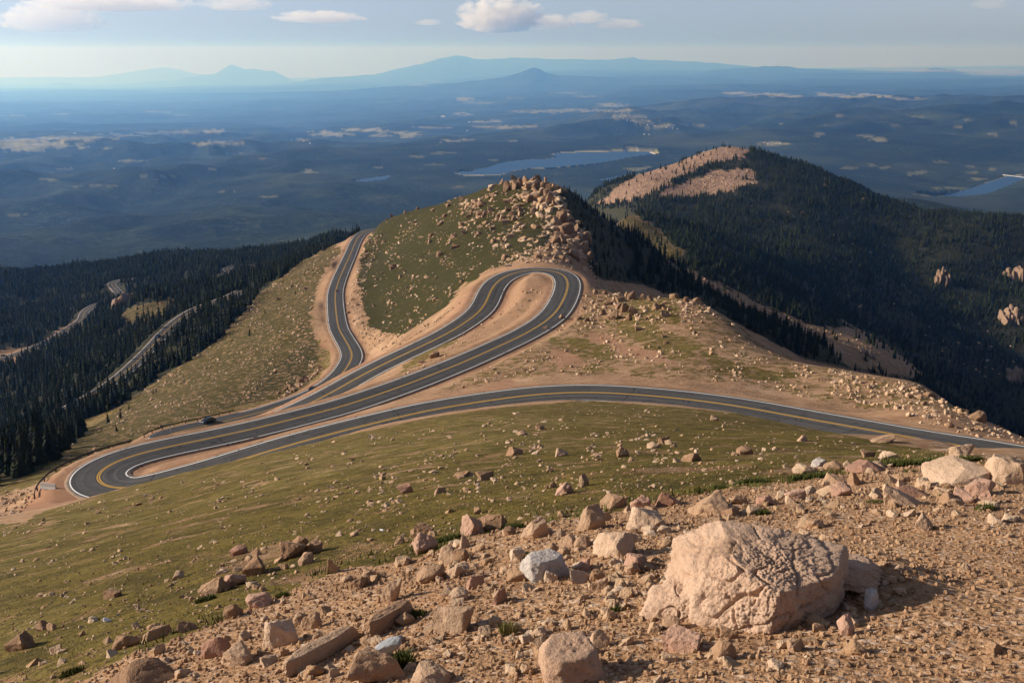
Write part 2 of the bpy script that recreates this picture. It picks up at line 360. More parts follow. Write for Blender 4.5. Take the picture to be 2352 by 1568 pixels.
# lakes: basins pressed into the ground (traced shore, level -800)
LAKES = [[(1050,398),(1060,391),(1085,393),(1100,387),(1130,383),(1150,376),(1175,371),(1200,369),(1225,366),(1250,367),(1280,362),(1262,358),(1290,352),(1330,351),(1400,350),(1440,348),(1500,351),(1505,357),(1470,360),(1420,366),(1370,374),(1310,380),(1270,384),(1220,385),(1180,392),(1150,400),(1110,402),(1070,402)],
 [(800,424),(820,414),(850,409),(895,404),(885,412),(850,418),(815,427)],
 [(1370,414),(1400,408),(1460,401),(1480,404),(1460,411),(1400,415)],
 [(2100,456),(2150,450),(2200,441),(2240,430),(2270,420),(2310,408),(2352,404),(2420,402),(2420,432),(2352,432),(2310,441),(2260,452),(2200,460),(2150,463)]]
def inpoly(poly, u, v):
    P = np.asarray(poly, float); c = np.zeros(np.shape(u), bool); j = len(P) - 1
    for i in range(len(P)):
        xi, yi = P[i]; xj, yj = P[j]
        q = ((yi > v) != (yj > v)) & (u < (xj - xi) * (v - yi) / ((yj - yi) if yj != yi else 1e-9) + xi)
        c ^= q; j = i
    return c
lk = slice(np.searchsorted(RR, 4200), np.searchsorted(RR, 10500))
Uk, Vk = project(X[lk], Y[lk], np.full_like(X[lk], -800.))
Zk = Z[lk]; damp = sstep(4200, 5500, RR[lk])[:, None] * (1 - sstep(9300, 10500, RR[lk]))[:, None]
lowk = np.where(Zk > -792, -792 + (Zk + 792) * .25, Zk); damp = damp * sstep(-.22, -.10, AZ)[None, :]; Zk = Zk + (np.maximum(lowk, -797.) - Zk) * damp * .8
shore = np.zeros(Uk.shape, bool)
for L in LAKES:
    c = np.mean(L, 0); inn = inpoly(L, Uk, Vk); Lb = [(c[0] + (p[0] - c[0]) * 1.03, c[1] + (p[1] - c[1]) * 1.1) for p in L]
    out = inpoly(Lb, Uk, Vk); shore |= out & ~inn
    Zk = np.where(out & ~inn, np.clip(Zk, -799.2, -797), Zk); Zk = np.where(inn, -808., Zk)
Z[lk] = Zk
SHORE = np.zeros(Z.shape, bool); SHORE[lk] = shore

# carve the road beds
ROADD = np.full(Z.shape, 99., np.float32)                  # distance beyond the pavement edge
for pas in (0, 1):
    for nm, P, hw in ROADS:
        D = np.full(Z.shape, 1e9, np.float32); ZR = np.zeros(Z.shape, np.float32)
        TG = np.gradient(P, axis=0); TG[:, 2] /= np.maximum(np.hypot(TG[:, 0], TG[:, 1]), 1e-6); TG[:, :2] /= np.maximum(np.hypot(TG[:, 0], TG[:, 1]), 1e-6)[:, None]
        for p, tg in zip(P[::2], TG[::2]):
            r = math.hypot(p[0], p[1]); a = math.atan2(p[0], p[1]); w = 26 / r
            i0, i1 = np.searchsorted(RHO, (math.log(r) - w, math.log(r) + w)); j0, j1 = np.searchsorted(AZ, (a - w, a + w))
            d = np.hypot(X[i0:i1, j0:j1] - p[0], Y[i0:i1, j0:j1] - p[1])
            al = np.clip((X[i0:i1, j0:j1] - p[0]) * tg[0] + (Y[i0:i1, j0:j1] - p[1]) * tg[1], -2.2, 2.2)
            b = d < D[i0:i1, j0:j1]
            D[i0:i1, j0:j1] = np.where(b, d, D[i0:i1, j0:j1]); ZR[i0:i1, j0:j1] = np.where(b, p[2] + al * tg[2], ZR[i0:i1, j0:j1])
        m = D < 25; e = D - hw - 1.6
        dz = np.abs(Z - ZR)
        wid = np.clip(2.5 + dz * 1.3, 3, 13)
        w = 1 - sstep(0, 1, e / wid)
        if pas == 1: w = 1 - sstep(0, 1.0, e)
        Z = np.where(m, Z + (ZR - .05 - .0002 * r2 - Z) * w, Z)
        ROADD = np.minimum(ROADD, np.where(m, D - hw, 99))
ROADD = ROADD.astype(np.float64)

_p = at_r(2000, 1310, 6.0)                                # gravel drift banked against the big boulder
Z = Z + .20 * np.exp(-(((X - _p[0]) / .34) ** 2 + ((Y - _p[1]) / .42) ** 2)) * (r2 < 12)
Tn = Z / r2
def gidx(x, y):
    r = np.hypot(x, y); a = np.arctan2(x, y)
    i = np.interp(np.log(r), RHO, np.arange(NR)); j = np.interp(a, AZ, np.arange(NA)); return i, j
def samp(G, x, y):
    i, j = gidx(x, y); i0 = np.clip(np.floor(i).astype(int), 0, NR - 2); j0 = np.clip(np.floor(j).astype(int), 0, NA - 2)
    fi = i - i0; fj = j - j0
    return (G[i0, j0] * (1 - fi) + G[i0 + 1, j0] * fi) * (1 - fj) + (G[i0, j0 + 1] * (1 - fi) + G[i0 + 1, j0 + 1] * fi) * fj
def ground(x, y): return samp(Z, np.asarray(x, float), np.asarray(y, float))
RMAX = np.maximum.accumulate(Tn, axis=0)                   # how much of a thing behind is hidden
def hit(u, v, rmin=1.0, rmax=1.95e5):
    a, t = azt(u, v); j = int(np.clip(np.searchsorted(AZ, a), 1, NA - 1)); f = (a - AZ[j - 1]) / (AZ[j] - AZ[j - 1])
    col = Tn[:, j - 1] * (1 - f) + Tn[:, j] * f
    i0 = np.searchsorted(RR, rmin); i1 = np.searchsorted(RR, rmax)
    k = np.where(col[i0:i1] >= t)[0]
    if len(k) == 0: i = i1 - 1
    else: i = i0 + k[0]
    if i > i0 and col[i] != col[i - 1]:
        g = np.clip((t - col[i - 1]) / (col[i] - col[i - 1]), 0, 1); r = RR[i - 1] * (1 - g) + RR[i] * g
    else: r = RR[i]
    x, y = r * math.sin(a), r * math.cos(a)
    return np.array([x, y, float(ground(x, y))])
def visible(x, y, z):
    i, j = gidx(x, y); i0 = np.clip(np.floor(i).astype(int) - 1, 0, NR - 1); j0 = np.clip(np.round(j).astype(int), 0, NA - 1)
    return z / np.hypot(x, y) > RMAX[i0, j0] - .0004
# ------------------------------------------------------------------ ground zones
U0, V0 = project(X, Y, Z)
front = (np.abs(AZ) < .62)[None, :] & np.ones((NR, 1), bool)
_a = np.broadcast_to(AZ[None, :], Z.shape); _r = np.broadcast_to(RHO[:, None], Z.shape)        # log-polar plan coordinates keep the grain even with distance
nA = noise2(_a / .016, _r / .016, 11); nB = noise2(_a / .016, _r / .016, 23); nA2 = noise2(_a / .005, _r / .005, 31); nB2 = noise2(_a / .005, _r / .005, 37)
Uj = U0 + 16 * nA + 7 * nA2; Vj = V0 + 11 * nB + 5 * nB2
def zone(poly, ra, rb, soft=0):
    m = inpoly(poly, Uj, Vj) & (r2 > ra) & (r2 < rb) & front
    return m
edge_u = np.array([-400,0,180,300,480,620,780,930,1000,1080,1200,1350,1500,1600,1700,1800,1950,2050,2200,2352,2700])
edge_v = np.array([1760,1640,1568,1505,1440,1375,1310,1287,1265,1235,1205,1190,1155,1135,1122,1112,1090,1067,1062,1058,1110])
gravel = ((Vj > np.interp(U0, edge_u, edge_v)) & (r2 < 22)) | (r2 < 3.2) | ((np.abs(AZ) > .6)[None, :] & (r2 < 60))
P_HILL = [(832,575),(850,500),(1000,440),(1110,400),(1240,380),(1290,440),(1285,500),(1262,560),(1215,592),(1160,610),(1095,640),(1062,655),(1045,680),(1008,735),(960,768),(905,768),(872,762),(848,752),(832,700),(822,640)]
P_LEFT = [(60,1130),(130,1040),(205,985),(350,885),(500,785),(600,675),(690,605),(770,560),(790,575),(764,600),(728,660),(712,740),(735,800),(728,835),(690,872),(600,918),(520,940),(400,972),(340,995),(300,1020),(180,1070)]
P_DIRT = [(1330,660),(1400,640),(1560,670),(1700,740),(1850,825),(2110,885),(2260,965),(2360,1010),(2352,1030),(2000,945),(1700,880),(1400,860),(1180,868),(1000,905),(1100,850),(1250,770)]
P_RED = [(1352,765),(1395,768),(1440,792),(1480,800),(1520,812),(1560,840),(1480,830),(1430,815),(1400,795),(1345,778)]
P_RED2 = [(1270,800),(1320,812),(1350,835),(1290,842),(1260,825)]
P_GR = [[(1255,780),(1330,775),(1400,800),(1420,830),(1330,820)], [(1380,735),(1480,740),(1620,790),(1560,830),(1470,790)], [(1336,838),(1372,842),(1392,855),(1360,860)], [(1600,800),(1760,850),(1850,860),(1760,880),(1640,850)],
        [(1195,690),(1222,660),(1240,668),(1215,720),(1190,720)], [(960,800),(1000,790),(1080,770),(1120,740),(1090,790),(1000,840),(900,880)], [(1560,660),(1500,650),(1400,655),(1440,740),(1560,740)]]
P_KNOLL = [(270,716),(330,700),(402,686),(385,728),(290,745)]
P_SADDLE = [(1355,478),(1440,483),(1500,520),(1570,585),(1525,600),(1470,550),(1420,515)]
P_TAL = [[(1372,468),(1410,436),(1490,385),(1610,335),(1690,322),(1722,345),(1700,362),(1640,372),(1590,392),(1530,425),(1440,463)], [(1512,456),(1540,430),(1600,408),(1650,393),(1722,390),(1738,420),(1690,436),(1600,448)]]
P_STRIP = [(1530,590),(1620,638),(1750,698),(1880,752),(1960,752),(2030,775),(2090,830),(2120,870),(1980,850),(1850,805),(1700,715),(1600,655)]
P_LOT = [(-200,870),(-200,812),(0,808),(70,795),(110,775),(190,728),(200,735),(130,785),(100,800),(40,830)]
grass = np.zeros(Z.shape, np.float32); dirt = grass.copy(); forest = grass.copy(); tal = grass.copy(); field = grass.copy(); red = grass.copy()
nearmead = (~gravel) & (r2 < 200) & (ROADD > 1.0) & ((Uj > 130 - 1.2 * (V0 - 1140)) | (Vj > 1200)) & front
below1 = V0 > np.interp(U0, [-400,0,190,330,480,640,784,1000,1150,1350,1560,1700,1850,2000,2180,2352,2700], [1230,1205,1150,1106,1072,1038,1003,958,937,921,937,951,983,1011,1042,1075,1150]) - 2
grass[nearmead & below1] = .665
grass[zone(P_HILL, 330, 900)] = .76
grass[zone(P_LEFT, 240, 900)] = .635
P_SHADE = [(-200,1130),(0,1040),(60,1000),(150,985),(260,1000),(215,1040),(150,1070),(90,1110),(0,1140),(-200,1200)]
grass[zone(P_SHADE, 150, 420)] = .66
d_ = zone(P_DIRT, 150, 340); grass[d_] = .45
for p in P_GR: grass[zone(p, 150, 420)] = .62
rz = zone(P_RED, 150, 330) | zone(P_RED2, 150, 330); red[rz] = np.clip(.55 + .6 * nB2, 0, .9)[rz]; grass[rz] = .22
grass[zone(P_KNOLL, 600, 1100)] = .64; grass[zone(P_SADDLE, 700, 1250)] = .66
fz = (r2 > 420) & (r2 < 5e4) & front
bare = zone(P_HILL, 330, 900) | zone(P_LEFT, 240, 900) | zone(P_KNOLL, 600, 1100) | zone(P_SADDLE, 700, 1250) | zone(P_STRIP, 600, 1000)
for p in P_TAL:
    q = zone(p, 1350, 2200); tal[q] = 1; bare |= q
strip = zone(P_STRIP, 600, 1000); grass[strip] = .3
lot = zone(P_LOT, 500, 1000); bare |= lot; dirt[lot] = .7
# hill that carries the road and rocks is bare ground, the forest starts beyond its foot
foot_l = inpoly([(-400,1300),(-400,1120),(60,1040),(205,985),(350,885),(500,785),(600,675),(690,605),(800,545),(860,520),(1000,460),(1180,395),(1300,430),(1345,560),(1370,640),(1480,655),(1700,745),(1850,825),(2110,880),(2352,1000),(2352,1300)], U0, V0) & (r2 < 880)
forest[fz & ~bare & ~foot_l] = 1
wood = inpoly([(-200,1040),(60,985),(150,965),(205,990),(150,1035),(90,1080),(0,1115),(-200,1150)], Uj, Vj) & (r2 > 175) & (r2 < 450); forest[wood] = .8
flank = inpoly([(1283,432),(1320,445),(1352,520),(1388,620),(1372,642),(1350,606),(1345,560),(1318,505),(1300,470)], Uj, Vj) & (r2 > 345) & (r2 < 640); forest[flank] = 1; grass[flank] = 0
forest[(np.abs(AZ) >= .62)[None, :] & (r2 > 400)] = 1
sh_w = 3.2 + 2.0 * noise2(X / 14, Y / 14, 41)
wide = np.where(((U0 > 1000) & (V0 > 840) & (V0 < np.interp(U0, [1000,1180,1350,1560,2000,2352], [940,905,892,905,962,1025]))), 5.5, 0)
dirt = np.maximum(dirt, 1 - sstep(sh_w * .7 + wide, sh_w * 1.25 + wide, ROADD).astype(np.float32) * 1.0)
uppercut = inpoly([(1130,618),(1200,606),(1340,600),(1375,640),(1350,680),(1320,690),(1335,640),(1290,618),(1200,622),(1140,640),(1110,690),(1080,735),(1000,760),(1030,720),(1060,660)], Uj, Vj) & (r2 > 250) & (r2 < 380)
leftcut = inpoly([(805,560),(760,605),(728,660),(712,745),(738,800),(772,815),(800,850),(760,800),(750,720),(765,630),(800,575)], Uj, Vj) & (r2 > 240) & (r2 < 800)
pad = inpoly([(0,1215),(90,1120),(150,1080),(240,1040),(400,1000),(420,1015),(260,1060),(170,1130),(200,1150),(60,1190)], Uj, Vj) & (r2 > 120) & (r2 < 230)
bank = inpoly([(290,1110),(330,1060),(640,965+40),(1180,868),(1180,900),(780,985),(480,1062),(360,1105)], Uj, Vj) & (r2 > 120) & (r2 < 220)
island = inpoly([(1140,735),(1150,690),(1190,650),(1260,632),(1285,660),(1262,700),(1190,740),(1000,840),(900,880),(980,820)], Uj, Vj) & (r2 > 200) & (r2 < 330)
for q, dv_ in ((uppercut, .85), (leftcut, .38), (pad, .9), (bank, .75), (island, .45)): dirt[q & (ROADD > 0)] = np.maximum(dirt[q & (ROADD > 0)], dv_)
fillg = (U0 < 760) & (r2 > 225) & (r2 < 640) & (grass == 0) & (forest == 0) & (V0 > 560) & front; grass[fillg] = .58
grass = grass * (1 - dirt * .97)
red = np.maximum(red, (pad * .9 + (leftcut & (V0 > 780)) * .6 + bank * .35).clip(0, 1).astype(np.float32))  # hairpin pad: red dirt, with its partial shade also put into the colour
tal = np.maximum(tal, 0)
# far meadows, clearings and town ground in the valley: (u, v, half width, half height, strength)
FIELDS = [(60,333,130,17,.9),(170,318,120,6,.8),(300,309,70,4,.7),(400,304,60,3,.5),(495,302,28,3,.9),(470,300,60,2,.6),(500,331,66,6,.8),(250,342,14,2.5,.7),(190,340,16,3,.8),(760,307,56,7,.8),(840,298,50,5,.8),(910,304,60,3,.6),(940,310,26,7,.8),(870,312,40,3,.6),(990,293,50,3,.6),
 (965,195,30,4,.5),(1000,188,22,2,.5),(1068,228,26,5,.8),(1110,236,40,3,.5),(1065,262,22,5,.8),(1105,280,28,3,.8),(1140,278,20,3,.8),(1170,292,36,5,.7),(1215,290,22,4,.6),(1110,292,30,3,.6),(1040,324,22,2.5,.7),(1070,322,20,2,.6),(1010,316,20,2,.5),(1180,324,14,2,.5),
 (1300,214,40,2.5,.5),(1350,222,30,3,.5),(1185,226,26,2,.5),(1245,256,70,4,.6),(1330,254,60,4,.6),(1400,242,44,5,.7),(1440,268,40,6,.45),(1480,280,46,6,.5),(1530,290,44,5,.5),(1420,255,40,4,.7),
 (1690,214,46,4,.9),(1760,218,60,4,.9),(1810,222,46,3,.9),(1890,217,36,4,.9),(1950,222,50,4,.9),(2010,220,44,4,.9),(2075,227,46,3,.8),(1720,216,30,2.5,.9),(1980,216,26,2,.8),
 (1880,308,14,6,.5),(1795,283,9,3,.9),(1775,331,38,6,.8),(1600,288,14,4,.5),(2010,320,24,6,.8),(1990,312,20,5,.7),(2060,290,14,5,.5),(2280,310,12,5,.6),(2220,275,12,4,.5),(2100,268,16,3,.5),(1930,266,10,4,.5),(1990,286,9,3,.8),(2330,285,10,4,.5),(2200,292,10,4,.6),
 (1950,385,22,4,.6),(2030,386,18,3,.6),(2105,398,26,5,.6),(2170,372,20,3,.6),(2000,380,14,3,.5),(2230,382,14,3,.5),(2280,388,12,4,.5),(2160,448,50,3,.7),(2180,432,38,3,.7),(2250,412,26,4,.7),(2230,396,16,3,.6),
 (712,395,20,4,.7),(690,382,10,2,.6),(640,371,12,2,.5),(300,370,30,2.5,.5),(150,388,24,3,.4),(230,428,60,3,.35),(480,388,16,3,.4),(540,352,20,2,.5),(700,322,24,2,.6),(110,412,20,4,.4),(380,405,50,2,.35),(520,440,20,2,.4),(620,452,24,2,.4),(30,266,40,2,.5),(140,262,26,1.5,.5),(360,258,30,3,.5),(410,264,24,2,.4),(30,494,14,3,.4),(870,386,16,3,.5),(1020,352,30,3,.4),(960,360,26,3,.4),(1000,378,20,2,.4),(1130,368,14,2,.3),(1460,388,30,4,.5),(1490,384,14,2.5,.5),
 (2150,162,200,4,.8),(2300,168,120,7,.8),(2000,156,160,2,.7),(2250,160,200,2,.8)]
fr_ = slice(np.searchsorted(RR, 2600), NR)
for (u, v, a, b, s) in FIELDS:
    d = ((U0[fr_] - u) / a) ** 2 + ((V0[fr_] - v) / b) ** 2 + (nA[fr_] * 1.9 + nA2[fr_] * 1.5) * (.45 if a > 100 else 1)
    field[fr_] = np.maximum(field[fr_], np.where(d < .75, s * (.62 if u > 1550 and v > 260 else .9) * np.clip(1.05 - .6 * np.maximum(d, 0) + .9 * nB2[fr_], .15, 1), 0) * front[fr_])
field[SHORE] = .8
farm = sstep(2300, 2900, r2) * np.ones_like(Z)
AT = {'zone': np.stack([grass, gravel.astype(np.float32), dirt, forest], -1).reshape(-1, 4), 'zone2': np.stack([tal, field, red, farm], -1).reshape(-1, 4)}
lush = (inpoly(P_HILL, U0, V0) & (r2 > 330) & (r2 < 900)).astype(np.float32) + .72 * (inpoly(P_LEFT, U0, V0) & (r2 > 240) & (r2 < 900)) + .7 * inpoly([(690,905),(740,850),(725,790),(690,800),(600,860),(560,930)], U0, V0) * (r2 > 240) * (r2 < 500)
lush = lush + .75 * (zone(P_KNOLL, 600, 1100) | zone(P_SADDLE, 700, 1250)); lush = np.clip(lush, 0, 1).astype(np.float32); AT['zone3'] = np.stack([lush] * 4, -1).reshape(-1, 4)

# ------------------------------------------------------------------ ground material
k = NT('ground'); pos = k.pos()
za = k.n('ShaderNodeAttribute', attribute_name='zone'); zb = k.n('ShaderNodeAttribute', attribute_name='zone2')
sa = k.n('ShaderNodeSeparateColor'); k.l(za.outputs['Color'], sa.inputs[0]); sb = k.n('ShaderNodeSeparateColor'); k.l(zb.outputs['Color'], sb.inputs[0])
gG, gV, gD, gF = sa.outputs[0], sa.outputs[1], sa.outputs[2], za.outputs['Alpha']
gT, gM, gR, gX = sb.outputs[0], sb.outputs[1], sb.outputs[2], zb.outputs['Alpha']
n_big = k.noise(pos, .012, 3); n_mid = k.noise(pos, .11, 5, .6); n_m2 = k.noise(pos, .45, 4, .6); n_fine = k.noise(pos, 2.3, 5, .65); n_gr = k.noise(pos, 30, 4, .7)
v_peb = k.voro(pos, 26); v_pc = k.voro(pos, 26, 'F1', 'Color'); v_st = k.voro(pos, 1.1); v_tal = k.voro(pos, .38, 'F1', 'Color')
# granite gravel
c_gr = k.ramp(n_gr, [(.25,(.19,.098,.045)),(.45,(.36,.195,.092)),(.6,(.46,.27,.135)),(.78,(.55,.37,.22))])
peb = k.n('ShaderNodeSeparateColor'); k.l(v_pc, peb.inputs[0])
c_pb = k.ramp(peb.outputs[0], [(0,(.22,.115,.06)),(.4,(.40,.235,.125)),(.75,(.50,.335,.205)),(.95,(.66,.56,.46))])
c_gravel = k.mix(.5, c_gr, c_pb)
c_gravel = k.mix(k.fr(n_m2, .5, .68, 0, .55), c_gravel, (.30,.145,.07)); c_gravel = k.mix(k.fr(n_mid, .55, .7, 0, .4), c_gravel, (.52,.38,.25)); c_gravel = k.mix(k.fr(n_fine, .35, .7), k.mix(.5, c_gravel, (.22,.125,.07), 'MIX'), c_gravel)
# bare stony ground of the slopes
c_dirt0 = k.ramp(n_mid, [(.3,(.17,.095,.048)),(.5,(.28,.16,.085)),(.7,(.38,.235,.135))])
c_dirt0 = k.mix(k.fr(n_fine, .45, .75), c_dirt0, (.48,.34,.23)); c_dirt0 = k.mix(k.fr(n_fine, .42, .25), c_dirt0, (.17,.11,.06))
c_road = k.mix(k.fr(n_m2, .3, .7), (.29,.165,.09), (.38,.235,.138)); c_road = k.mix(k.fr(n_mid, .45, .65, 0, .8), c_road, (.23,.125,.068)); c_road = k.mix(k.fr(n_fine, .5, .75, 0, .5), c_road, (.24,.15,.09)); c_road = k.mix(k.fr(n_big, .5, .65, 0, .4), c_road, (.36,.19,.12))
c_red = k.mix(n_m2, (.23,.105,.058), (.34,.185,.11))
# alpine turf
st = k.scalev(pos, (1.0, 1.0, 2.0))
n_t = k.noise(st, .8, 6, .7); n_t2 = k.noise(pos, .055, 4, .6)
c_turf = k.mix(k.fr(n_t2, .38, .62), (.140,.100,.022), (.192,.143,.042)); c_turf = k.mix(k.fr(n_t, .42, .66), c_turf, (.074,.056,.014)); c_turf = k.mix(k.fr(n_fine, .55, .8), c_turf, (.19,.145,.058)); n_sp = k.noise(pos, 8.5, 4, .7); c_turf = k.mix(k.fr(n_sp, .50, .36, 0, .85), c_turf, (.036,.032,.009)); c_turf = k.mix(k.fr(n_sp, .58, .72, 0, .6), c_turf, (.22,.18,.075))
zc = k.n('ShaderNodeAttribute', attribute_name='zone3'); sz3 = k.n('ShaderNodeSeparateColor'); k.l(zc.outputs['Color'], sz3.inputs[0])
c_turf = k.mix(k.math('MULTIPLY', sz3.outputs[0], .88), c_turf, k.mix(n_t, (.014,.017,.003), (.036,.032,.007)))
patch = k.math('ADD', k.math('MULTIPLY', n_m2, .5), k.math('ADD', k.math('MULTIPLY', n_t, .3), k.math('MULTIPLY', n_fine, .2)))
m_turf = k.fr(k.math('ADD', gG, k.math('MULTIPLY', k.math('SUBTRACT', patch, .5), 2.6)), .38, .62)
col = k.mix(gR, c_dirt0, c_red)
col = k.mix(gD, col, k.mix(k.math('MULTIPLY', gR, .8), c_road, c_red))
col = k.mix(m_turf, col, c_turf)
col = k.mix(gV, col, c_gravel)
# forest floor, talus
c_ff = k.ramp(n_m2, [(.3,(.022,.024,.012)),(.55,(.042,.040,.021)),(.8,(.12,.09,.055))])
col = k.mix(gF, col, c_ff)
tl = k.n('ShaderNodeSeparateColor'); k.l(v_tal, tl.inputs[0])
c_tal = k.ramp(tl.outputs[0], [(0,(.14,.085,.055)),(.35,(.27,.165,.105)),(.8,(.36,.235,.16)),(1,(.16,.105,.07))])
col = k.mix(gT, col, c_tal)
# distant wooded country: tree mass against lighter ground, painted cloud-shadow bands, and meadows
n_far = k.noise(pos, .03, 5, .75); n_f2 = k.noise(pos, .0022, 5, .6); n_cloud_band = k.noise(pos, .0006, 4, .55)
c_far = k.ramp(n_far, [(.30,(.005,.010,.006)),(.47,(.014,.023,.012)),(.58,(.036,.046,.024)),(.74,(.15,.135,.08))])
c_far = k.mix(k.fr(n_cloud_band, .47, .56, 0, .45), c_far, (.055,.068,.038)); c_far = k.mix(k.fr(n_f2, .40, .62), k.mix(.75, c_far, (.006,.012,.008)), c_far); c_far = k.mix(k.fr(n_cloud_band, .55, .7, 0, .35), c_far, (.09,.085,.045))  # broad lighter and darker bands: cloud shadow painted into the ground colour
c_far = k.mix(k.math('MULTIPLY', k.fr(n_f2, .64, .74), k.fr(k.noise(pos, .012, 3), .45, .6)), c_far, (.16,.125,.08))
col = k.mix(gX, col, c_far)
c_fld = k.mix(k.fr(k.noise(pos, .006, 5, .65), .35, .65), (.27,.245,.12), (.42,.37,.20)); c_fld = k.mix(k.fr(n_far, .6, .7), c_fld, (.05,.06,.03))
col = k.mix(gM, col, c_fld)
h1 = k.math('MULTIPLY', k.math('SUBTRACT', 1., v_peb), gV); h = k.math('ADD', k.math('MULTIPLY', h1, .35), k.math('ADD', k.math('MULTIPLY', n_gr, .35), k.math('MULTIPLY', n_fine, 1.0)))
bn = k.n('ShaderNodeBump'); k.l(h, bn.inputs['Height']); bn.inputs['Strength'].default_value = .75; bn.inputs['Distance'].default_value = .055
b2 = k.n('ShaderNodeBump'); k.l(k.math('ADD', k.math('MULTIPLY', n_far, gX), k.math('MULTIPLY', k.math('MULTIPLY', tl.outputs[0], gT), .12)), b2.inputs['Height']); b2.inputs['Strength'].default_value = .8; b2.inputs['Distance'].default_value = 14.; k.l(bn.outputs[0], b2.inputs['Normal'])
b3 = k.n('ShaderNodeBump'); k.l(k.math('MULTIPLY', k.math('ADD', k.math('MULTIPLY', n_t, .6), k.math('ADD', k.math('MULTIPLY', n_m2, .5), k.math('MULTIPLY', n_sp, .8))), m_turf), b3.inputs['Height']); b3.inputs['Strength'].default_value = .6; b3.inputs['Distance'].default_value = .09; k.l(b2.outputs[0], b3.inputs['Normal'])
k.bsdf(col, .95, b3.outputs[0], .08)
M_GROUND = k.m

idx = np.arange(NR * NA).reshape(NR, NA)
Q = np.stack([idx[:-1, :-1], idx[:-1, 1:], idx[1:, 1:], idx[1:, :-1]], -1).reshape(-1, 4)
Vt = np.stack([X, Y, Z], -1).reshape(-1, 3)
# close the hole under the camera
cen = len(Vt); Vt = np.concatenate([Vt, [[0, 0, -FOOT - .1]]])
for kk in AT: AT[kk] = np.concatenate([AT[kk], AT[kk][:1]])
me = mesh_np('terrain', Vt, Q[:, ::-1], M_GROUND, True, AT)
o = link('terrain', me); tag(o, 'mountain slopes and wooded valley reaching to the horizon', 'terrain', None, 'structure')

# ------------------------------------------------------------------ roads
k = NT('asphalt'); pos = k.pos()
ra = k.n('ShaderNodeAttribute', attribute_name='rd'); rs = k.n('ShaderNodeSeparateColor'); k.l(ra.outputs['Color'], rs.inputs[0])
ac, al, hwn = rs.outputs[0], rs.outputs[1], rs.outputs[2]      # metres across, metres along, half width
aa = k.math('ABSOLUTE', ac)
n1 = k.noise(pos, .3, 5, .6); n2 = k.noise(pos, 6, 4, .7)
sv = k.n('ShaderNodeCombineXYZ'); k.l(k.math('MULTIPLY', ac, 1.6), sv.inputs[0]); k.l(k.math('MULTIPLY', al, .02), sv.inputs[1])
n_s = k.noise(sv.outputs[0], 1.0, 4, .6)
c = k.mix(k.fr(n1, .3, .7), (.050,.047,.045), (.078,.073,.068)); c = k.mix(k.fr(n_s, .38, .62), k.mix(.6, c, (.034,.032,.031)), k.mix(.6, c, (.105,.098,.090)))
trk = k.math('ABSOLUTE', k.math('SUBTRACT', k.math('ABSOLUTE', k.math('SUBTRACT', aa, 1.9)), .85))
c = k.mix(k.fr(trk, .42, .0, 0, .45), c, (.036,.035,.036))
lane = k.fr(k.math('ABSOLUTE', k.math('SUBTRACT', aa, 1.9)), .5, .0, 0, .25); c = k.mix(lane, c, (.032,.032,.033))
dust = k.fr(k.math('SUBTRACT', aa, k.math('ADD', hwn, k.math('MULTIPLY', n1, .9))), -.45, .35, 0, .95); c = k.mix(dust, c, (.30,.20,.13)); c = k.mix(k.fr(k.noise(pos, .09, 4, .7), .62, .70, 0, .35), c, (.115,.10,.085)); c = k.mix(k.fr(k.math('ABSOLUTE', k.math('SUBTRACT', k.noise(pos, .22, 3), .5)), .006, .002), c, (.016,.015,.015))
# tar lines across
cr = k.n('ShaderNodeTexNoise'); cr.noise_dimensions = '1D'
t1 = k.math('PINGPONG', k.math('ADD', al, k.math('MULTIPLY', k.noise(pos, .55, 3), 1.6)), 19.); c = k.mix(k.fr(t1, .12, .04), c, (.015,.015,.015))
wl = k.math('ABSOLUTE', k.math('SUBTRACT', aa, hwn)); wear = k.fr(k.noise(pos, .16, 4, .7), .66, .60); wear = k.math('MULTIPLY', wear, k.fr(n2, .2, .45, .6, 1))
c = k.mix(k.math('MULTIPLY', k.fr(wl, .10, .07), wear), c, (.80,.79,.76))
yl = k.math('ABSOLUTE', k.math('SUBTRACT', aa, .155)); c = k.mix(k.math('MULTIPLY', k.fr(yl, .10, .07), k.fr(n2, .2, .5, .65, 1)), c, (.52,.29,.035))
k.bsdf(c, k.fr(n_s, .3, .7, .75, .9), k.bump(n2, .25, .01), .2)
M_ASPH = k.m
def road_mesh(name, P, hw, over=.7):
    T = np.gradient(P[:, :2], axis=0); T /= np.linalg.norm(T, axis=1)[:, None]; N = np.stack([T[:, 1], -T[:, 0]], 1)
    along = np.concatenate([[0], np.cumsum(np.linalg.norm(np.diff(P, axis=0), axis=1))])
    xs = np.array([-hw - over - .25, -hw - over, -hw, -hw * .5, 0, hw * .5, hw, hw + over, hw + over + .25])
    dz = np.array([-.35, 0, .02, .05, .07, .05, .02, 0, -.35])
    V = np.zeros((len(P), len(xs), 3)); Aa = np.zeros((len(P), len(xs), 4), np.float32); Aa[..., 3] = 1
    V[..., :2] = P[:, None, :2] + N[:, None, :] * xs[None, :, None]; V[..., 2] = P[:, 2:3] + dz[None, :] + .02 + .0001 * np.hypot(P[:, 0], P[:, 1])[:, None]
    Aa[..., 0] = xs[None, :]; Aa[..., 1] = along[:, None]; Aa[..., 2] = hw
    n, m = len(P), len(xs); ii = np.arange(n * m).reshape(n, m)
    Fq = np.stack([ii[:-1, :-1], ii[:-1, 1:], ii[1:, 1:], ii[1:, :-1]], -1).reshape(-1, 4)
    me = mesh_np(name, V.reshape(-1, 3), Fq[:, ::-1], M_ASPH, True, {'rd': Aa.reshape(-1, 4)})
    return me
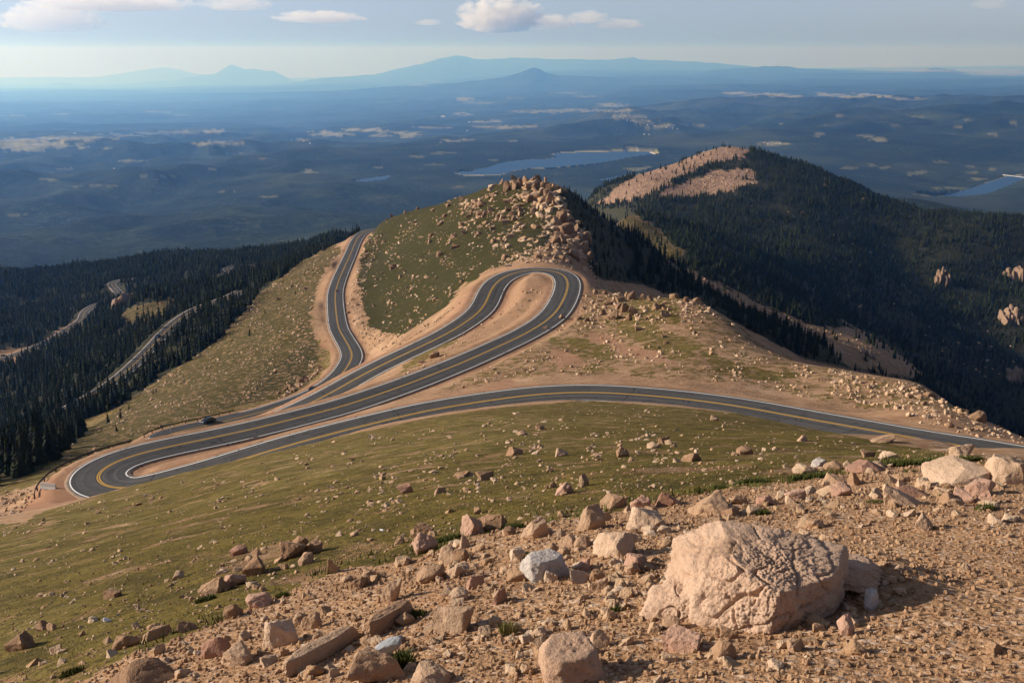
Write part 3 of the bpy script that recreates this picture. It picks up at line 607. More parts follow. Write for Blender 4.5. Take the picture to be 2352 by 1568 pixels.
R_ALL = np.concatenate([ROADS[0][1][:-12], ROADS[1][1][8:-14], ROADS[2][1][4:]])
def smooth_path(P, n=9):
    ker = np.ones(n) / n; h = n // 2
    Q = np.concatenate([np.repeat(P[:1], h, 0), P, np.repeat(P[-1:], h, 0)])
    return np.stack([np.convolve(Q[:, i], ker, 'valid') for i in range(3)], 1)
MAIN = road_near + road_mid[2:] + road_low[2:]
for P, hw, lab in ((path3d(MAIN), 3.9, 'two lane asphalt mountain road winding through hairpin bends below the meadow'),
                   (ROADS[3][1], 3.6, 'lower mountain road running through the dark conifers'), (ROADS[4][1], 4.0, 'lowest road curving past the parking area in the forest'),
                   (ROADS[5][1], 4.0, 'far bend of the forest road among the trees')):
    tag(link('road', road_mesh('road', P, hw)), lab, 'road', None, 'structure')

# ------------------------------------------------------------------ lakes
k = NT('lake_water'); pos = k.pos()
k.bsdf(k.mix(k.noise(pos, .002, 3), (.022,.062,.13), (.030,.075,.15)), .45, k.bump(k.noise(pos, .05, 3), .2, 1.), .05)
M_WATER = k.m
for i, L in enumerate(LAKES):
    c = np.mean(L, 0)
    P = [at_z(c[0] + (u - c[0]) * 1.06, c[1] + (v - c[1]) * 1.1, -800.) for u, v in L]
    me = bpy.data.meshes.new('lake'); me.from_pydata([tuple(p) for p in P], [], [tuple(range(len(P)))]); me.update(); me.materials.append(M_WATER)
    me.polygons[0].normal
    if me.polygons[0].normal.z < 0: me.flip_normals()
    tag(link('lake', me), ['long blue reservoir in the valley behind the boulder hill', 'small sliver of blue lake left of the boulder hill', 'narrow arm of blue water right of the boulder hill', 'blue reservoir beyond the forest ridge'][i], 'lake', None, 'structure')
# ------------------------------------------------------------------ rocks
def granite(name, stops, speck=.5, bumpd=.03, sc_=1.0):
    k = NT(name); pos = k.n('ShaderNodeTexCoord').outputs['Object']; wp = k.pos()
    oi = k.n('ShaderNodeObjectInfo').outputs['Random']
    at = k.n('ShaderNodeAttribute', attribute_name='tint'); ts = k.n('ShaderNodeSeparateColor'); k.l(at.outputs['Color'], ts.inputs[0])
    n1 = k.noise(wp, 2.2 * sc_, 5, .6); n2 = k.noise(wp, 14 * sc_, 5, .7); n3 = k.noise(wp, 60 * sc_, 3, .7)
    f = k.math('ADD', k.math('MULTIPLY', n1, .5), k.math('ADD', k.math('MULTIPLY', n2, .3), k.math('MULTIPLY', k.math('ADD', oi, ts.outputs[0]), .26)))
    c = k.ramp(f, stops)
    c = k.mix(k.fr(n3, .6, .75, 0, speck), c, (.62, .50, .40)); c = k.mix(k.fr(n3, .4, .28, 0, speck), c, (.10, .065, .045))
    c = k.mix(k.fr(k.noise(wp, .9 * sc_, 4, .7), .55, .70, 0, .6), c, (.15, .09, .056))
    h = k.math('ADD', k.math('MULTIPLY', n2, 1.), k.math('MULTIPLY', n3, .35))
    k.bsdf(c, .9, k.bump(h, .8, bumpd), .12); return k.m
M_PALE = granite('granite_pale', [(.25,(.25,.15,.09)),(.5,(.42,.28,.18)),(.8,(.57,.42,.30))])
M_PINK = granite('granite_pink', [(.25,(.21,.105,.07)),(.5,(.36,.205,.14)),(.8,(.47,.31,.225))])
M_BROWN = granite('granite_brown', [(.25,(.17,.10,.06)),(.5,(.30,.18,.105)),(.8,(.42,.28,.18))])
M_GREY = granite('granite_grey', [(.25,(.27,.23,.20)),(.5,(.42,.37,.33)),(.8,(.58,.53,.48))])
M_MIX = granite('granite_mixed', [(.22,(.17,.095,.05)),(.45,(.31,.18,.10)),(.7,(.41,.26,.15)),(.95,(.54,.40,.28))], bumpd=.05)
M_FAR = granite('granite_weathered', [(.22,(.13,.075,.042)),(.45,(.24,.145,.085)),(.7,(.34,.22,.135)),(.9,(.45,.325,.22))], .3, .3, .25)
import bmesh
_ico = {}
def ico(n):
    if n not in _ico:
        bm = bmesh.new(); bmesh.ops.create_icosphere(bm, subdivisions=n, radius=1)
        bm.verts.ensure_lookup_table()
        _ico[n] = (np.array([v.co[:] for v in bm.verts]), np.array([[v.index for v in f.verts] for f in bm.faces])); bm.free()
    return _ico[n]
def rock_shape(n, seed, planes=11, rough=.06, rnd=0., flat=1.0, hard=55):
    g = np.random.default_rng(seed); D, Fc = ico(n)
    N = g.normal(size=(planes, 3)) * (1, 1, .85); N /= np.linalg.norm(N, axis=1)[:, None]
    h = g.uniform(.42, .92, planes)
    ax = np.array([[1, 0, 0], [-1, 0, 0], [0, 1, 0], [0, -1, 0], [0, 0, 1], [0, 0, -1]]) + g.normal(size=(6, 3)) * .45; ax /= np.linalg.norm(ax, axis=1)[:, None]
    N = np.concatenate([N, ax]); h = np.concatenate([h, g.uniform(.8, 1.05, 6)])
    W0 = D * (1 + .10 * noise3(D * 2.1 + seed, 5))[:, None]
    q = np.clip(W0 @ N.T, 0, None) / h
    r = 1 / ((q ** hard).sum(1) ** (1 / hard)); r = np.minimum(r, 1.25)
    r = r * (1 - rnd) + rnd * .8
    P = D * r[:, None]
    nz = fbm3(P * 2.6 + seed * 1.7, 5, seed % 50)
    st = fbm3(P * np.array([1.2, 1.2, 3.0]) + seed, 2, seed % 37); stp = np.round(st * 5) / 5 - st      # broken ledges
    cr = np.clip(.07 - np.abs(noise3(P * 1.9 + seed, seed % 31 + 3)), 0, .07)
    P = P + D * (rough * nz * .8 + stp * rough * 1.1 - cr * rough * 9)[:, None]
    P[:, 2] *= flat
    P -= (P.max(0) + P.min(0)) / 2; P /= (P.max(0) - P.min(0)) / 2       # unit half extents
    return P, Fc
def rock_hull(seed, npts=16, cuts=3, rough=.03, box=.5):
    # broken stone: hull of scattered points, faces divided and roughened, real edges kept
    g = np.random.default_rng(seed); bm = bmesh.new()
    P = g.normal(size=(npts, 3)); P /= np.linalg.norm(P, axis=1)[:, None]; P *= g.uniform(.75, 1.1, (npts, 1))
    P = np.sign(P) * np.abs(P) ** (1 - box * g.uniform(0, 1)); P[:, 2] = np.maximum(P[:, 2], -.6)
    for p in P: bm.verts.new(p)
    r = bmesh.ops.convex_hull(bm, input=bm.verts[:]); bmesh.ops.delete(bm, geom=[q for q in r['geom_interior'] if isinstance(q, bmesh.types.BMVert)], context='VERTS')
    if cuts:
        bmesh.ops.bevel(bm, geom=bm.edges[:], offset=.045, segments=1, affect='EDGES', clamp_overlap=True)
        bmesh.ops.triangulate(bm, faces=bm.faces[:])
        for _ in range(cuts):
            e = [q for q in bm.edges if q.calc_length() > .16]
            if not e: break
            bmesh.ops.subdivide_edges(bm, edges=e, cuts=1, use_grid_fill=True); bmesh.ops.triangulate(bm, faces=bm.faces[:])
    bmesh.ops.recalc_face_normals(bm, faces=bm.faces[:])
    bm.verts.ensure_lookup_table(); V = np.array([v.co[:] for v in bm.verts]); bm.verts.index_update(); Nn = np.array([v.normal[:] for v in bm.verts]); Fc = np.array([[v.index for v in f.verts] for f in bm.faces]); bm.free()
    if cuts:
        st = fbm3(V * np.array([1.5, 1.5, 3.2]) + seed, 2, seed % 37); stp = np.round(st * 6) / 6 - st
        cr = np.clip(.06 - np.abs(noise3(V * 2.1 + seed, seed % 31 + 3)), 0, .06)
        V = V + Nn * (rough * 1.6 * fbm3(V * 3.1 + seed, 4, seed % 50) + stp * rough * 1.2 - cr * .55)[:, None]
    V -= (V.max(0) + V.min(0)) / 2; V /= (V.max(0) - V.min(0)) / 2
    return V, Fc
NPROTO = 20
PROTO = [rock_hull(100 + i, (9, 12, 16, 24)[i % 4], 5, .035 + .012 * (i % 3), (.15, .45, .6)[i % 3]) for i in range(NPROTO)]
def sharp(me, a=32):
    me.set_sharp_from_angle(angle=R(a)); return me
PMESH = {}
def pmesh(i, mat):
    if (i, mat.name) not in PMESH: PMESH[(i, mat.name)] = sharp(mesh_np('boulder', PROTO[i][0], PROTO[i][1], mat, True))
    return PMESH[(i, mat.name)]
LOWP = [rock_hull(300 + i, 12, 0) for i in range(10)]

ROCKS = []      # dict of placed rocks
def rock_at(u, vb, w, h, rmin=1., rmax=900., **kw):
    p = hit(u, vb - .12 * h, rmin, rmax); D = np.linalg.norm(p); s = D / F
    W_, H_ = w * s * (1.05 if rmax < 200 else 1.0), h * s * (1.3 if rmax < 200 else 1.12)
    d = p[:2] / np.hypot(*p[:2]); dep = W_ * kw.pop('depth', .8)
    p[:2] += d * dep * .22; p[2] = ground(p[0], p[1])
    R_ = dict(x=p[0], y=p[1], z=p[2], w=W_, d=dep, h=H_, px=w * h, rot=kw.pop('rot', None), D=D)
    R_.update(kw); ROCKS.append(R_); return R_
NEAR_LAB = 'chunky granite boulder lying on the near gravel slope'
# traced rocks of the near slope: u, base v, width, height, material, label
T_NEAR = [(1231,1241,67,60,'P','pointed pale pyramid rock at the upper edge of the gravel'),(1358,1222,65,62,'P','tall pale wedge rock with a bright left face beside the pyramid rock'),(1478,1220,76,52,'P','blocky pale rock with fine cracks behind the big crumbling boulder'),
 (1405,1285,92,72,'P','large rounded pale boulder left of the crumbling boulder'),(1194,1336,62,34,'B','flat brown slab touching the grey slab'),(1031,1299,48,46,'P','pale block at the lower edge of the grass'),(1066,1292,47,30,'B','dark topped boulder behind the pale block'),
 (1048,1330,50,40,'P','low pale wedge sunk in gravel below the dark topped boulder'),(991,1339,68,38,'B','dark brown arched boulder on bare gravel'),(1091,1354,43,34,'N','round reddish boulder with shaded underside'),(899,1388,42,66,'P','upright pale spike of rock in the gravel'),
 (1041,1462,90,80,'P','big pale boulder with a bright face in the lower middle of the gravel'),(1081,1235,60,52,'N','reddish brown boulder at the meadow edge, left one of a leaning pair'),(1128,1222,66,46,'B','rough brown boulder at the meadow edge, right one of a leaning pair'),(978,1272,58,48,'N','pinkish boulder with a dark top half in the grass'),
 (974,1231,42,28,'B','dark angular boulder just behind the pinkish boulder'),(1408,1170,62,36,'B','dark pointed slab behind the tall wedge rock'),(1471,1172,46,30,'N','rosy wedge rock at the meadow edge'),(1528,1166,40,38,'N','steep pink rock leaning right at the meadow edge'),(1555,1164,36,32,'P','pale rock with a black shaded right side at the meadow edge'),
 (1294,1138,44,33,'N','dusky pink boulder standing in the grass beside a white spike'),(1340,1120,24,32,'P','white pointed spike of rock in the meadow'),(933,1135,41,28,'N','round russet boulder alone in the green meadow'),(870,1575,118,84,'B','dark shaded block at the bottom edge beside the plank-like slab'),
 (990,1580,90,42,'P','pale rough rock at the bottom edge of the picture'),(1378,1491,42,42,'P','blunt pale stump of rock casting a long shadow'),(1468,1314,68,36,'N','rose coloured slab leaning in the rubble'),(1488,1339,42,24,'P','small cream coloured rock below the rose slab'),
 (1055,1382,46,30,'P','cream coloured rock above the big pale boulder'),(1145,1389,40,36,'N','pink rock half sunk beside the cream rock'),(1332,1341,46,32,'P','pale triangular rock right of the grey slab'),(1378,1358,38,30,'P','cube shaped tan rock in the rubble'),
 (594,1323,64,52,'B','biggest brown boulder on the grass edge at lower left'),(490,1368,58,42,'B','tan boulder with flat side left of the red rocks'),(536,1350,50,36,'N','dark red boulder with a thin pale flake beside it'),(672,1285,58,42,'B','stacked brown boulders heap, lowest stone'),
 (690,1254,36,22,'B','flat cap stone on top of the boulder heap'),(722,1271,40,30,'B','dark angular stone right of the boulder heap'),(704,1299,34,30,'B','shaded stone at the foot of the boulder heap'),(772,1319,40,40,'B','square brown boulder at the gravel edge'),
 (537,1421,52,38,'B','flat faced tan boulder with an upright pale flake on the left gravel'),(600,1396,68,34,'N','dark reddish boulder with a pale tongue of rock'),(642,1492,72,66,'P','tall pale boulder with rounded head at lower left'),(714,1449,46,42,'B','rounded brown boulder behind the tall pale boulder'),(690,1440,36,30,'B','dark rounded stone between two larger boulders'),
 (500,1512,62,54,'N','mauve boulder with a dark right side'),(540,1530,86,48,'P','knobbly pale boulder below the mauve boulder'),(340,1582,156,44,'B','long dark brown slab cut by the bottom edge'),(550,1276,40,22,'N','red flat boulder on the grass near the boulder heap'),
 (360,1470,64,30,'B','tilted brown slabs at the lower left gravel edge'),(433,1451,40,22,'B','small dark boulder beside the tilted slabs'),(258,1375,38,22,'B','low dome of rock in the left meadow'),(57,1493,64,40,'B','dark cluster stone at the left edge of the picture'),(105,1447,32,20,'B','grey brown stone leaning in the left grass'),(290,1490,60,34,'B','broad brown stone on the lower left gravel edge'),
 (2211,1051,50,30,'P','pale cube boulder beside the strip of tall grass'),(2200,1112,150,50,'P','broad pale bedrock hump at the right edge of the gravel'),(2316,1114,100,56,'P','large pale cracked boulder at the far right edge'),(2338,1106,42,32,'N','dark purple stone in front of the far right boulder'),(2087,1169,112,52,'P','cream white cracked wedge rock'),
 (1961,1118,28,32,'B','upright orange brown stone'),(1985,1088,78,28,'N','flat reddish slab behind the upright stone'),(1912,1116,46,24,'B','ochre stone with pointed top'),(1860,1089,38,18,'P','cream stone at the grass edge'),(1880,1073,34,20,'G','greyish rounded stone at the grass edge'),(1912,1080,38,22,'B','tan block against the strip of tall grass'),
 (1630,1190,100,60,'B','knobbly brown rock with a dark shaded right half behind the crumbling boulder'),(1590,1063,48,30,'B','tan boulder in the meadow at the right'),(1710,1046,38,20,'B','pyramid shaped tan stone in the meadow'),(1841,1015,28,16,'P','pale stone near the road edge'),(2022,1018,58,18,'B','long brown stone at the roadside grass'),(1993,1052,30,20,'B','brown stone by the strip of tall grass'),(2040,1053,46,18,'P','flat pale slab by the strip of tall grass'),
 (1641,967,20,15,'P','white rock right beside the near road'),(2248,1142,66,42,'N','pink slab at the right of the gravel'),(1568,1500,80,52,'N','brick red slab in front of the crumbling boulder'),(1661,1518,54,46,'B','dark brown jagged stone in front of the crumbling boulder'),(2000,1404,36,46,'G','smooth pale grey stone beside the crumbling boulder'),(1944,1462,34,46,'N','dark red wedge stone at the foot of the crumbling boulder'),
 (2250,1160,40,30,'N','salmon coloured rock at the right'),(2180,1160,40,26,'B','rust coloured triangular rock'),(1760,1162,44,26,'N','pale pink stone in the middle of the rubble'),(1830,1150,46,28,'N','rosy fractured block in the rubble'),(1700,1160,36,22,'B','honey coloured stone in the rubble'),(1930,1140,52,28,'N','wide pink rock below the upright stone'),(2090,1145,70,24,'N','low mauve ledge behind the cream wedge rock'),
 (1500,1190,44,26,'B','dark chip of rock beside the blocky pale rock'),(1440,1200,40,30,'B','brown stone between wedge and blocky rocks'),(1170,1230,30,20,'B','tan stone right of the leaning pair'),(1010,1135,26,18,'P','pale stone next to dark stones in the meadow'),(1060,1100,36,24,'B','sharp brown stone in the meadow'),(1115,1105,40,26,'B','stone with dark shaded right face in the meadow'),
 (1178,1048,44,20,'B','slanted brown stone high in the meadow'),(1290,1050,30,24,'P','pointed cream stone high in the meadow'),(1430,1052,30,26,'B','round tan boulder high in the meadow'),(1526,1020,26,18,'B','dark round stone high in the meadow'),(1500,1030,30,14,'P','low pale stone near the dark round stone'),(1240,988,22,12,'B','small brown crag near the road in the meadow'),(1200,1000,26,10,'P','broken pale stones below the brown crag')]
MATS = {'P': M_PALE, 'N': M_PINK, 'B': M_BROWN, 'G': M_GREY}
for i, (u, v, w_, h_, m_, lb) in enumerate(T_NEAR):
    rock_at(u, v, w_, h_, rmax=160, mat=MATS[m_], label=lb, proto=(i * 7 + 3) % NPROTO, hero=True)
# hill outcrops: u, base v, w, h
T_TOP = [(1164,443,18,30),(1170,418,13,20),(1181,418,17,18),(1181,438,18,26),(1194,433,15,28),(1207,424,17,22),(1150,425,11,18),(1212,437,14,16),(1223,425,16,20),(1236,420,20,20),(1254,424,10,20),(1247,434,12,20),(1228,436,14,18),(1260,440,14,22),(1244,446,16,14)]
T_MID = [(1234,446,22,16),(1216,466,16,19),(1234,462,21,19),(1256,452,16,20),(1262,470,20,31),(1276,476,14,22),(1227,493,19,18),(1195,488,12,16),(1173,498,20,14),(1166,486,14,13),(1152,509,18,17),(1143,506,12,16),(1160,516,16,14),(1180,508,14,14),(1274,519,23,22),(1293,515,23,36),(1284,505,14,22),(1312,512,14,16),
 (1302,540,38,30),(1318,536,22,24),(1276,565,27,28),(1259,573,14,20),(1292,560,22,24),(1338,582,28,30),(1347,558,27,31),(1330,560,18,20),(1318,598,28,28),(1344,600,25,30),(1301,580,18,18),(1278,582,20,14),(1274,599,13,14),(1237,596,18,12),(1290,596,16,12),(1256,588,14,12),(1336,610,20,16),(1306,606,20,12),(1356,596,16,24),
 (1102,501,20,17),(1113,496,14,13),(1129,487,20,13),(1106,476,22,14),(1098,468,14,10),(1135,451,22,10),(1166,466,22,9),(1133,559,15,13),(1162,597,22,14),(1085,492,14,12),(1076,500,12,10),(1090,478,12,10),(1120,455,14,10),(1060,462,12,10),(1030,476,12,10),(1022,500,16,10),(1060,520,14,10),(1010,520,16,14),(1040,548,18,12),(1066,540,16,12),(1048,570,22,12),(986,560,12,12),(990,545,14,10),(1130,530,14,12),(1100,540,14,10),(1180,545,12,9),(900,500,10,12),(930,492,8,10),(960,482,10,8),(880,560,12,10),(1010,590,16,14),(905,615,14,10),(920,640,12,10),(1060,650,14,9),(1000,690,14,9),(860,705,12,9)]
T_RIM = [(1450,691,22,27),(1440,684,14,18),(1424,695,23,18),(1395,703,20,20),(1432,720,21,28),(1420,712,16,18),(1455,728,21,30),(1444,738,16,20),(1407,737,28,28),(1383,725,18,15),(1507,713,24,19),(1520,708,16,14),(1529,731,22,21),(1476,690,16,18),(1492,694,20,18),(1549,687,24,15),(1576,696,16,16),(1600,694,22,13),(1608,700,14,12),(1480,712,14,10),(1328,735,18,11),(1346,740,18,11),(1292,734,14,14),(1388,677,15,14),(1366,674,14,10),(1350,682,12,8),(1512,800,8,6),(1492,798,10,6),(1480,800,10,6),(1530,790,14,7),(1656,788,12,6),(1484,736,9,9),
 (1466,760,20,9),(1595,766,16,7),(1525,776,14,8)]
T_RIGHT = [(2134,912,30,16),(2161,905,30,14),(2182,922,32,24),(2196,915,16,18),(2241,967,42,26),(2181,982,16,12),(1890,876,24,11),(1952,873,18,10),(2250,985,16,10),(2120,930,18,10),(2090,915,16,9),(2010,880,14,7),(1998,858,16,9),(2215,950,18,12),(1845,890,10,6)]
T_ROAD = [(998,823,28,17),(970,835,16,10),(1252,758,14,10),(1063,892,8,8),(900,620,12,9),(700,668,10,10),(640,690,12,8),(593,668,8,8)]
T_CUT = [(640,905,12,8),(655,897,14,10),(668,890,14,9),(690,880,18,12),(705,872,20,14),(722,862,18,12),(676,898,10,7),(735,850,14,10),(810,690,10,7),(815,672,10,6),(822,655,9,6),(800,720,9,6),(812,740,9,6),(850,560,10,8),(840,580,9,7),(772,672,10,7)]
for L, lab, grp, rmin, rmax in ((T_TOP,'tall weathered tor of granite on the summit of the grassy hill','granite tors on the hill summit',450,720),(T_MID,'weathered granite block in the outcrops of the grassy hill','granite blocks of the hill outcrops',300,760),
        (T_RIM,'rounded granite boulder on the rim right of the hairpin loop','boulders on the rim beside the loop',180,345),(T_RIGHT,'sunlit boulder along the drop at the right side of the bare slope','boulders along the right drop',130,230),
        (T_ROAD,'lone boulder beside the middle road strips','lone boulders by the road',150,640),(T_CUT,'dark boulder in the cutting above the lower road','boulders in the road cutting',240,800)):
    for i, (u, v, w_, h_) in enumerate(L):
        rock_at(u, v, w_, h_, rmin=rmin, rmax=rmax, mat=M_FAR, label=lab, group=grp, proto=int(rng.integers(NPROTO)), hero=True, depth=.9)
# random stones, drawn per zone in the picture's own density (n, polygon, size range px, r range)
def inzone(u, v, G, thr): return G > thr
def scatter(n, poly, smin, smax, ra, rb, name, power=2.2, clump=0.):
    P = np.array(poly, float); lo, hi = P.min(0), P.max(0); got = 0; tries = 0
    while got < n and tries < 40:
        tries += 1
        u = rng.uniform(lo[0], hi[0], 600); v = rng.uniform(lo[1], hi[1], 600)
        ok = inpoly(poly, u, v)
        if clump: ok &= noise2(u / clump, v / (clump * .6), 61) > rng.uniform(-.12, .5, 600)
        for uu, vv in zip(u[ok], v[ok]):
            if got >= n: break
            p = hit(uu, vv, ra, rb); 
            if not (ra < np.hypot(p[0], p[1]) < rb): continue
            if samp(ROADD, p[0], p[1]) < 1.0: continue
            if name == 'gravel' and ((uu > 1960 and vv > 1215 and rng.random() < .78 and not smin == 5) or (450 < uu < 980 and np.interp(uu, [450, 980], [1480, 1300]) < vv < np.interp(uu, [450, 980], [1560, 1390]) and rng.random() < .6)): continue
            s = smin + (smax - smin) * rng.random() ** (power * 1.6)
            D = np.linalg.norm(p); W_ = s * D / F; asp = rng.uniform(.5, 1.0) if name not in ('meadow', 'hill', 'slope') else rng.uniform(.3, .75)
            ROCKS.append(dict(x=p[0], y=p[1], z=p[2], w=W_, d=W_ * rng.uniform(.6, 1.1), h=W_ * asp, px=s * s * asp, rot=rng.uniform(0, 6.28), D=D, zone=name, mat=(M_MIX, M_BROWN, M_BROWN, M_PINK, M_PALE)[int(rng.integers(5))] if D < 160 else M_FAR, proto=int(rng.integers(NPROTO))))
            got += 1
Z_GRAV = [(180,1568),(480,1445),(780,1315),(1000,1270),(1200,1205),(1500,1160),(1800,1115),(2050,1068),(2352,1060),(2352,1568)]
Z_BAND = [(0,1568),(0,1480),(480,1300),(900,1200),(1200,1120),(1600,1030),(2000,1020),(2340,1040),(2352,1120),(1900,1180),(1500,1300),(1000,1480),(700,1568)]
Z_MEAD = [(0,1568),(0,1215),(190,1150),(640,1040),(1000,965),(1350,930),(1600,948),(1950,1015),(2300,1045),(2000,1085),(1500,1150),(1000,1265),(480,1440),(180,1568)]
SLOPE_L = 'stone lying on the turf of the near meadow'
scatter(520, Z_GRAV, 6, 48, 2, 22, 'gravel', 2.0, 90)
scatter(300, Z_BAND, 5, 34, 3, 60, 'band', 1.8, 70)
scatter(90, [(1890,1310),(1990,1280),(2080,1310),(2010,1420),(1930,1440),(1900,1380)], 5, 30, 3, 12, 'gravel', 1.4)
scatter(170, [(1000,1290),(1250,1230),(1500,1160),(1560,1240),(1550,1400),(1400,1560),(850,1560),(1000,1400)], 8, 42, 3, 20, 'gravel', 1.7)
scatter(110, [(1560,1150),(1900,1110),(2352,1110),(2352,1200),(2000,1190),(1700,1200)], 7, 34, 3, 25, 'gravel', 1.7)
scatter(2300, Z_MEAD, 2.2, 15, 4, 150, 'meadow', 2.3, 60)
scatter(1500, Z_MEAD, 1.8, 7, 6, 150, 'meadow', 1.6, 45)
scatter(240, [(700,1130),(1150,1010),(1560,1000),(1600,1060),(1200,1120),(900,1180)], 5, 22, 8, 90, 'meadow', 1.7, 50)
scatter(1300, P_HILL, 2.2, 11, 300, 900, 'hill', 2.0, 40)
scatter(420, [(1000,450),(1180,415),(1290,440),(1360,560),(1360,610),(1220,600),(1120,560),(1050,520)], 4, 19, 300, 760, 'hill', 1.3, 30)
scatter(120, [(1180,415),(1280,425),(1300,520),(1360,560),(1350,600),(1280,590),(1230,500)], 8, 24, 300, 760, 'hill', 1.2)
scatter(360, [(1120,612),(1250,560),(1300,560),(1370,600),(1368,640),(1330,625),(1270,606),(1190,603)], 3, 12, 320, 460, 'hill', 1.5)
scatter(1500, P_LEFT, 2.2, 9, 240, 900, 'slope', 2.2, 50)
scatter(420, [(815,640),(850,530),(880,540),(835,660),(830,740),(860,765),(980,770),(1060,700),(1040,745),(960,800),(850,810),(815,760),(800,700)], 2.5, 9, 300, 800, 'cut', 1.8)
scatter(160, [(640,915),(720,855),(745,845),(690,890),(650,915)], 3, 9, 240, 420, 'cut', 1.5)
scatter(1400, P_DIRT, 2.5, 11, 130, 345, 'dirt', 2.2, 60)
scatter(260, [(1340,690),(1360,660),(1460,660),(1600,690),(1660,750),(1560,740),(1440,750),(1340,745)], 3, 13, 200, 345, 'dirt', 1.6)
scatter(420, [(1900,850),(2110,885),(2260,965),(2352,1005),(2340,1020),(2100,960),(1900,905)], 3, 14, 120, 230, 'dirt', 1.8)
scatter(130, [(900,875),(1000,815),(1110,740),(1200,660),(1250,640),(1240,690),(1150,760),(1000,850)], 2.5, 8, 200, 330, 'dirt', 2)
scatter(120, [(0,1205),(0,1135),(60,1120),(85,1140),(40,1190)], 3, 11, 120, 240, 'pad', 1.5)
scatter(600, P_STRIP, 2.2, 7, 600, 1000, 'strip', 2.2)
scatter(500, P_TAL[0], 2, 4.5, 1300, 2300, 'talus', 2.); scatter(300, P_TAL[1], 2, 4.5, 1300, 2300, 'talus', 2.)
scatter(120, [(1800,480),(2000,560),(2200,700),(2350,800),(2350,900),(2100,800),(1850,640)], 3, 8, 900, 2000, 'outcrop', 1.5)

heroes = [r for r in ROCKS if r.get('hero')]; others = [r for r in ROCKS if not r.get('hero')]
others.sort(key=lambda r: -r['px'])
NIND = max(0, 292 - len(heroes) - 4)
ZL = {'gravel': ('loose granite stone among the rubble of the near gravel slope','loose stones on the near gravel'), 'band': ('angular granite stone where the near gravel meets the grass','stones along the gravel and grass edge'), 'meadow': ('small granite stone resting in the grass of the near meadow','stones in the near meadow'),
      'hill': ('small granite boulder strewn over the grassy hill face','boulders strewn over the hill'), 'dirt': ('stone scattered on the bare slope above the near road','stones on the bare slope'), 'slope': ('stone on the long grassy slope below the lower road','stones on the long slope'), 'cut': ('stone in the cutting beside the lower road','stones in the cutting'),
      'pad': ('grey stone in the rubble beyond the sharp left hairpin','rubble beyond the hairpin'), 'strip': ('stone in the sunlit strip below the forest','stones of the sunlit strip'), 'talus': ('talus stone','talus'), 'outcrop': ('pale outcrop stone in the forest','outcrops in the forest')}
def place_rock(r):
    s = r['h'] * .5
    lab, grp = (r['label'], r.get('group')) if r.get('hero') else ZL[r['zone']]
    ry = rng.uniform(-.3, .3); rz = r['rot'] if r['rot'] is not None else rng.uniform(-.5, .5) + PI * int(rng.integers(2))
    o = link('boulder', pmesh(r['proto'], r['mat']), None, (r['x'], r['y'], r['z'] + s * .38), (rng.uniform(-.18, .18), ry * .5, rz), (r['w'] / 2, r['d'] / 2, s))
    tag(o, lab, 'boulder', grp); return o
for r in heroes: place_rock(r)
for r in others[:NIND]: place_rock(r)
def merge(items, shapes, name, mat, sink=.3, smooth=False):
    VV, FF, TT = [], [], []; base = 0
    for r in items:
        P, Fc = shapes[int(rng.integers(len(shapes)))]
        c, s_ = math.cos(r['rot']), math.sin(r['rot'])
        V = P * (r['w'] / 2, r['d'] / 2, r['h'] / 2)
        tl = rng.uniform(-.35, .35); V = np.stack([V[:, 0], V[:, 1] * math.cos(tl) - V[:, 2] * math.sin(tl), V[:, 1] * math.sin(tl) + V[:, 2] * math.cos(tl)], 1)
        V = np.stack([V[:, 0] * c - V[:, 1] * s_, V[:, 0] * s_ + V[:, 1] * c, V[:, 2]], 1) + (r['x'], r['y'], r['z'] + r['h'] * sink)
        VV.append(V); FF.append(Fc + base); base += len(V); TT.append(np.full((len(V), 4), rng.random(), np.float32))
    me = mesh_np(name, np.concatenate(VV), np.concatenate(FF), mat, smooth, {'tint': np.concatenate(TT)})
    return me
rest = others[NIND:]
MIDP = [rock_hull(340 + i, 14, 3, .05) for i in range(10)]
bigs = [r for r in rest if r['px'] > 130]; smalls = [r for r in rest if r['px'] <= 130]
me = merge(smalls, LOWP, 'stones', M_MIX, .2); mb_ = sharp(merge(bigs, MIDP, 'stones', M_MIX, .22, True))
bm = bmesh.new(); bm.from_mesh(me); bm.from_mesh(mb_); bm.to_mesh(me); bm.free()
o = link('stones', me); tag(o, 'countless smaller granite stones strewn over slopes and meadows', 'stones', None, 'stuff')
# gravel of the near slope
gv = []
n = 75000
rr = 3.2 + 13.0 * rng.random(n) ** 1.15; aa = rng.uniform(-.56, .56, n); gx, gy = rr * np.sin(aa), rr * np.cos(aa)
gz = ground(gx, gy); keepg = (samp(gravel.astype(float), gx, gy) > .4) | (rng.random(n) < .04)
sz = .007 + .036 * rng.random(n) ** 4.5
PV, PF = ico(1); VV = []; FF = []; TT = []; b = 0
for i in np.where(keepg)[0]:
    s = sz[i] * (.7 + rr[i] * .045)
    V = PV * (rng.uniform(.7, 1.2, 3) * s * .5) * (1 + rng.normal(size=(len(PV), 1)) * .16)
    a = rng.uniform(0, 6.28); c, s_ = math.cos(a), math.sin(a)
    V = np.stack([V[:, 0] * c - V[:, 1] * s_, V[:, 0] * s_ + V[:, 1] * c, V[:, 2]], 1) + (gx[i], gy[i], gz[i] + s * .16)
    VV.append(V); FF.append(PF + b); b += len(V); TT.append(np.full((len(V), 4), rng.random(), np.float32))
o = link('gravel', mesh_np('gravel', np.concatenate(VV), np.concatenate(FF), M_MIX, False, {'tint': np.concatenate(TT)})); tag(o, 'coarse decomposed granite gravel covering the near slope', 'gravel', None, 'stuff')

